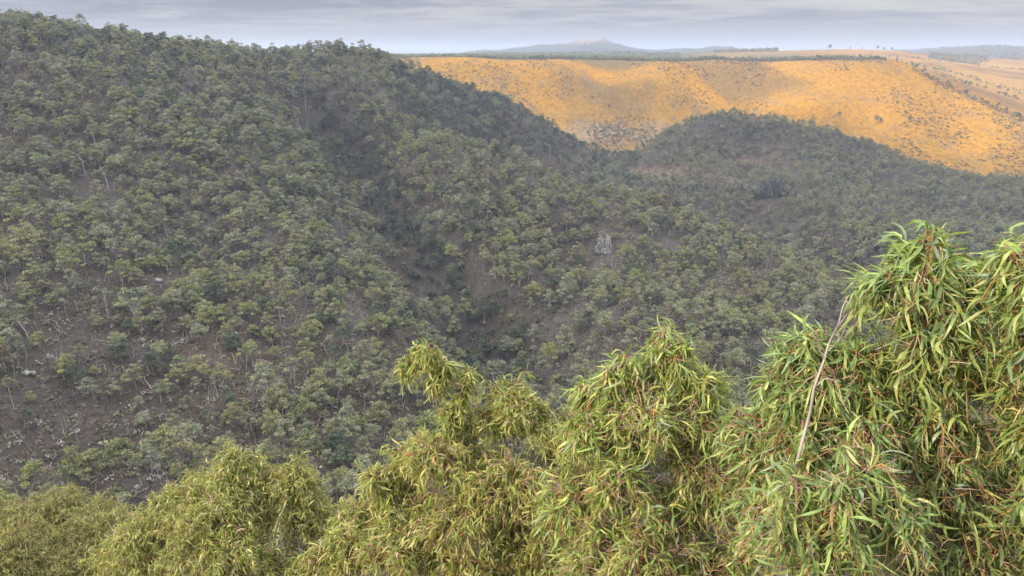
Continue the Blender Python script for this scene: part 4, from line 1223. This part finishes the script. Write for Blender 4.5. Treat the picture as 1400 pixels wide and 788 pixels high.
def make_sapling(name, label, Y, basepx, lobes, pal, leaf, seed, density=1.0, bare=None, baseY=None):
    """lobes: (px, py, radius in px, depth offset in m); everything gets its real size at distance Y"""
    r = np.random.default_rng(seed)
    bY = baseY or Y
    bx = (basepx - 700) / F * bY * 1.0
    bz = float(Hgt(np.array([bx]), np.array([bY]))[0])
    root = np.array([bx, bY, bz])
    o = empty(name, root, label, 'tree', 'gum saplings below the lookout')
    wood, twig, crown = Geo(), Geo(), Geo()
    cen = np.array([at(px, py, Y + dz) for (px, py, rp, dz) in lobes])
    rad_ = np.array([rp * np.linalg.norm(c) / math.hypot(F, 0) * .93 for c, (px, py, rp, dz) in zip(cen, lobes)])
    H = cen[:, 2].max() - bz
    limb_cen, limb_rad = cen, rad_
    # each limb carries a few uneven heads of foliage, some higher, some hanging lower
    sc_, sr_, sd_ = [], [], []
    for c_, R_, py_ in zip(cen, rad_, [l[1] for l in lobes]):
        for _ in range(3):
            o_ = unit(r.normal(0, 1, 3)) * R_ * r.uniform(.30, .62)
            f_ = r.uniform(.45, .72)
            o_[2] = min(o_[2], R_ * (1.02 - f_))
            sc_.append(c_ + o_); sr_.append(R_ * f_); sd_.append(.82 if py_ > 650 else 1.0)
    # two or three stems that fork towards the lobes
    mid = cen.mean(0)
    fork = np.array([bx + (mid[0] - bx) * .45, bY + (mid[1] - bY) * .45, bz + H * .36])
    tr = .030 + .0075 * H
    t = np.linspace(0, 1, 7)[:, None]
    stem = root * (1 - t) + fork * t + np.c_[r.normal(0, .04, (7, 2)), np.zeros(7)] * np.sin(t * pi)
    stem[0, 2] -= .3
    wood.tube(stem, np.linspace(tr, tr * .75, 7), 8)
    order_ = np.argsort(cen[:, 2])
    hubs = [(fork, tr * .7)]
    for li in order_:
        c = cen[li] + [0, 0, rad_[li] * .25]
        # join the nearest thing already grown that is below
        best = min(hubs, key=lambda h: np.linalg.norm(h[0] - c) + 2.5 * max(0, h[0][2] - c[2] + .15))
        p0, r0 = best
        n = 7
        t = np.linspace(0, 1, n)[:, None]
        bow = np.array([0, 0, .10 * np.linalg.norm(c - p0)])
        p = p0 * (1 - t) + c * t + np.sin(t * pi) * (r.normal(0, .06, 3) * np.linalg.norm(c - p0) - bow * .4)
        rr = np.linspace(min(r0, .030) * .85, .007, n)
        wood.tube(p, rr, 6)
        hubs += [(p[4], rr[4]), (p[6], rr[6])]
    k = 0
    allb, allo, alll, allw, allc, alld = [], [], [], [], [], []
    cols = np.array([c for c, s in PALETTE[pal]]); shr = np.array([s for c, s in PALETTE[pal]]); shr = shr / shr.sum()
    for li, (c, R) in enumerate(zip(np.array(sc_), np.array(sr_))):
        ntw = int(density * sd_[li] * 28 * (R / leaf) ** 1.7) + 4
        nbr = max(5, int(ntw / 3.2))
        bd = unit(r.normal(0, 1, (nbr, 3))); bd[:, 2] = np.where(bd[:, 2] < -.3, -bd[:, 2] * .8, bd[:, 2])
        br_ = R * np.where(r.random(nbr) < .75, r.uniform(.45, .95, nbr), r.uniform(.95, 1.32, nbr))
        for q in range(ntw):
            z_ = q % nbr                                   # sprays: several twigs share one branchlet
            d = unit(bd[z_] + r.normal(0, .6, 3))
            head_ = c + bd[z_] * br_[z_]
            st = c + bd[z_] * br_[z_] * r.uniform(.1, .5) - [0, 0, .12 * R] + r.normal(0, .05 * R, 3)
            tip = head_ + r.normal(0, .26 * R, 3) + d * .26 * R
            if q < 2 and r.random() < .45:                 # a loose shoot standing clear of the crown
                tip = c + unit(np.array([r.normal(0, .45), r.normal(0, .45), 1.0])) * R * r.uniform(1.2, 1.75)
            m = 6
            t = np.linspace(0, 1, m)[:, None]
            arch = np.array([0, 0, .28 * R])
            p = st * (1 - t) + tip * t + np.sin(t * pi) * arch + r.normal(0, .02 * R, 3) * np.sin(t * pi * 2)
            hang = r.uniform(.25, 1.0) * leaf * 1.6
            p[:, 2] -= hang * t[:, 0] ** 3
            tc_ = np.array([.19, .15, .06]) if leaf < .11 else np.array([.26, .145, .095]) * r.uniform(.7, 1.3) if r.random() < .6 else np.array([.33, .20, .075]) * r.uniform(.8, 1.2)
            twig.tube(p, np.linspace(.0050, .0018, m), 3, tc_)
            for _ in range(4 if leaf > .125 else 1):                                   # bare side shoots
                a0 = p[r.integers(2, m)]
                e0 = a0 + r.normal(0, .33 * min(R, .3), 3) + [0, 0, -.02]
                m0 = (a0 + e0) / 2 + r.normal(0, .05 * R, 3)
                tw = np.array([.37, .27, .22]) * r.uniform(.6, 1.2) if r.random() < .5 else tc_
                twig.tube([a0, m0, e0], [.0030, .0022, .0010], 3, tw)
            nl = r.integers(5, 10)
            s = r.uniform(.30, 1.02, nl) ** .8
            f = np.clip(s, 0, 1) * (m - 1)
            i0 = np.minimum(f.astype(int), m - 2)
            b = p[i0] + (p[i0 + 1] - p[i0]) * (f - i0)[:, None]
            head = unit(p[i0 + 1] - p[i0])
            outd = unit(head * .6 + r.normal(0, 1.0, (nl, 3)) + d * .75 + [0, 0, .12])
            allb.append(b); allo.append(outd)
            alll.append(leaf * r.uniform(.6, 1.45, nl)); allw.append(leaf * r.uniform(.055, .15, nl) * (1.0 if leaf > .125 else 1.25))
            hue = cols[r.choice(len(cols), nl, p=shr)] * r.uniform(.78, 1.22, (nl, 1))
            # new growth at the tips is yellower
            tipw = np.clip((s - .75) * 2.2, 0, 1)[:, None] * .35
            allc.append(hue * (1 - tipw) + np.array([.31, .29, .075]) * tipw)
            alld.append(r.uniform(.2, 1.0, nl))
            # thin orange-yellow stalks and bud clusters at the tip
            nb = r.integers(4, 9) if leaf > .125 else r.integers(3, 7)
            bb = p[m - 1] + r.normal(0, .018, (nb, 3))
            allb.append(bb); allo.append(unit(r.normal(0, 1, (nb, 3)) + d * .6 + [0, 0, .3]))
            alll.append(r.uniform(.03, .10, nb) * leaf / .14); allw.append(r.uniform(.0035, .0065, nb) * leaf / .14)
            oc = np.array([.45, .34, .14]) if r.random() < (.5 if leaf > .125 else .25) else np.array([.44, .41, .14])
            if r.random() < .06:
                oc = np.array([.42, .20, .14])
            allc.append(oc * r.uniform(.75, 1.25, (nb, 1))); alld.append(r.uniform(0, .6, nb))
    b, ou, le, wi, co, dr = (np.concatenate(q) for q in (allb, allo, alll, allw, allc, alld))
    v, f, c = sickle_leaves(b, ou, le, wi, co, r, dr)
    crown.add(v, f, c)
    inv = root[None]
    for g in (wood, twig, crown):
        g.v = [q - inv for q in g.v]
    wood.build('trunk', SBARK, o, smooth=True)
    twig.build('twigs', STWIG, o)
    crown.build('crown', SLEAF, o, smooth=True)
    if bare:
        g = Geo()
        for (pts, r0, r1) in bare:
            pp = np.array([at(*q) for q in pts]) - inv
            g.tube(pp, np.linspace(r0, r1, len(pp)), 6)
        g.build('bare_branch', BAREW, o, smooth=True)
    print('SAPLING', name, len(b), 'leaves', 'base', root.round(2), 'H', round(H, 2))
    return o


BAREW, N, L, B = new_mat('bare_branch_wood', .8, .2)
tcn = N.new('ShaderNodeTexCoord')
L.new(nramp(N, L, nnoise(N, L, 12, 5, .65, tcn.outputs['Object'], (1, 1, .3)), [(.35, (.16, .135, .125)), (.6, (.40, .36, .33))]), B.inputs['Base Color'])

make_sapling('gum_sapling', 'fine leaved dull olive sapling crown at the lower left corner, smallest leaves of all', 10.5, 60,
             [(12, 716, 46, 0), (70, 718, 42, .3), (118, 716, 42, 0), (148, 738, 38, -.2), (60, 780, 75, -.5), (-40, 745, 60, 0), (130, 790, 60, -.6), (0, 800, 70, -.8)], 'dull', .092, 21, .9)
make_sapling('gum_sapling', 'low wide yellowish sapling second from the left with a tuft of bleached twigs on top', 8.0, 320,
             [(325, 650, 40, 0), (280, 678, 40, .2), (388, 666, 42, .1), (245, 715, 55, 0), (330, 715, 75, -.2), (405, 720, 60, -.1), (190, 765, 55, -.2), (290, 790, 80, -.6), (420, 785, 70, -.5), (215, 700, 26, 0), (160, 800, 50, -.5)], 'yellow', .105, 22, .95,
             bare=[([(378, 788, 7.6), (372, 742, 7.5), (382, 706, 7.45), (391, 690, 7.45)], .012, .004)])
make_sapling('gum_sapling', 'yellow green sapling left of centre with one tall separate sprig above its crown', 6.2, 640,
             [(583, 482, 19, 0), (562, 494, 15, .1), (608, 500, 16, .05), (597, 518, 13, 0), (641, 508, 12, .05), (634, 535, 13, .05), (618, 568, 17, 0), (586, 600, 28, 0), (690, 570, 50, 0), (640, 585, 42, .1), (735, 585, 44, .1), (715, 555, 34, .2), (570, 635, 40, 0), (630, 650, 60, -.2), (700, 650, 68, -.2), (525, 665, 36, 0), (480, 705, 36, 0), (540, 715, 62, -.2), (460, 760, 55, -.3), (560, 775, 70, -.5), (768, 640, 48, .1), (775, 600, 36, .2), (640, 740, 80, -.4), (740, 720, 75, -.3), (720, 790, 80, -.6)], 'yellow', .118, 23, .95)
make_sapling('gum_sapling', 'bright green round topped sapling in the centre with long sickle leaves', 4.7, 900,
             [(918, 480, 38, 0), (895, 492, 28, .1), (845, 507, 38, 0), (815, 535, 32, .1), (965, 535, 40, 0), (880, 560, 62, -.1), (800, 585, 44, 0), (945, 600, 62, -.1), (1005, 590, 42, .1), (850, 650, 74, -.2), (790, 690, 54, 0), (950, 690, 80, -.2), (1015, 680, 50, .1), (870, 750, 80, -.4), (980, 765, 75, -.4), (790, 770, 60, -.2)], 'fresh', .135, 24, 1.0)
make_sapling('gum_sapling', 'tallest sapling at the right with a bare grey stick poking out of its crown', 3.5, 1260,
             [(1268, 352, 44, 0), (1235, 345, 30, .1), (1305, 358, 40, .1), (1212, 395, 42, 0), (1270, 410, 58, 0), (1325, 412, 50, .15), (1095, 490, 40, .1), (1130, 470, 30, .2), (1165, 480, 42, .1), (1070, 535, 42, .1), (1140, 545, 60, 0), (1215, 490, 52, .1), (1285, 490, 62, 0), (1345, 500, 55, .1), (1035, 580, 36, .4), (1050, 625, 44, .2), (1045, 700, 55, .1), (1105, 610, 60, 0), (1200, 590, 66, -.05), (1290, 585, 70, 0), (1360, 600, 55, .1), (1130, 660, 72, -.5), (1100, 740, 74, -.5), (1190, 720, 76, -.45), (1280, 680, 80, -.1), (1355, 690, 70, 0), (1270, 775, 75, -.2), (1360, 775, 65, -.1)], 'green', .136, 25, .92,
             bare=[([(1088, 640, 3.25), (1098, 600, 3.2), (1108, 562, 3.2), (1113, 530, 3.2), (1127, 492, 3.2), (1133, 470, 3.2), (1147, 442, 3.2), (1152, 420, 3.2), (1160, 404, 3.2)], .0085, .0017), ([(1133, 480, 3.2), (1150, 462, 3.18), (1156, 446, 3.16)], .0035, .0014), ([(1127, 492, 3.2), (1118, 474, 3.18), (1116, 460, 3.15)], .003, .0012), ([(1113, 530, 3.2), (1128, 518, 3.2), (1140, 519, 3.18)], .003, .0012), ([(1147, 445, 3.2), (1158, 430, 3.2)], .003, .0012)])
make_sapling('gum_sapling', 'sapling cut off by the right edge with orange buds on its top', 3.1, 1455,
             [(1405, 370, 42, 0), (1440, 360, 45, 0), (1398, 420, 34, .1), (1450, 440, 60, 0), (1425, 510, 50, .1), (1460, 600, 70, 0), (1420, 690, 50, .1), (1470, 740, 80, 0)], 'green', .142, 26, .85)
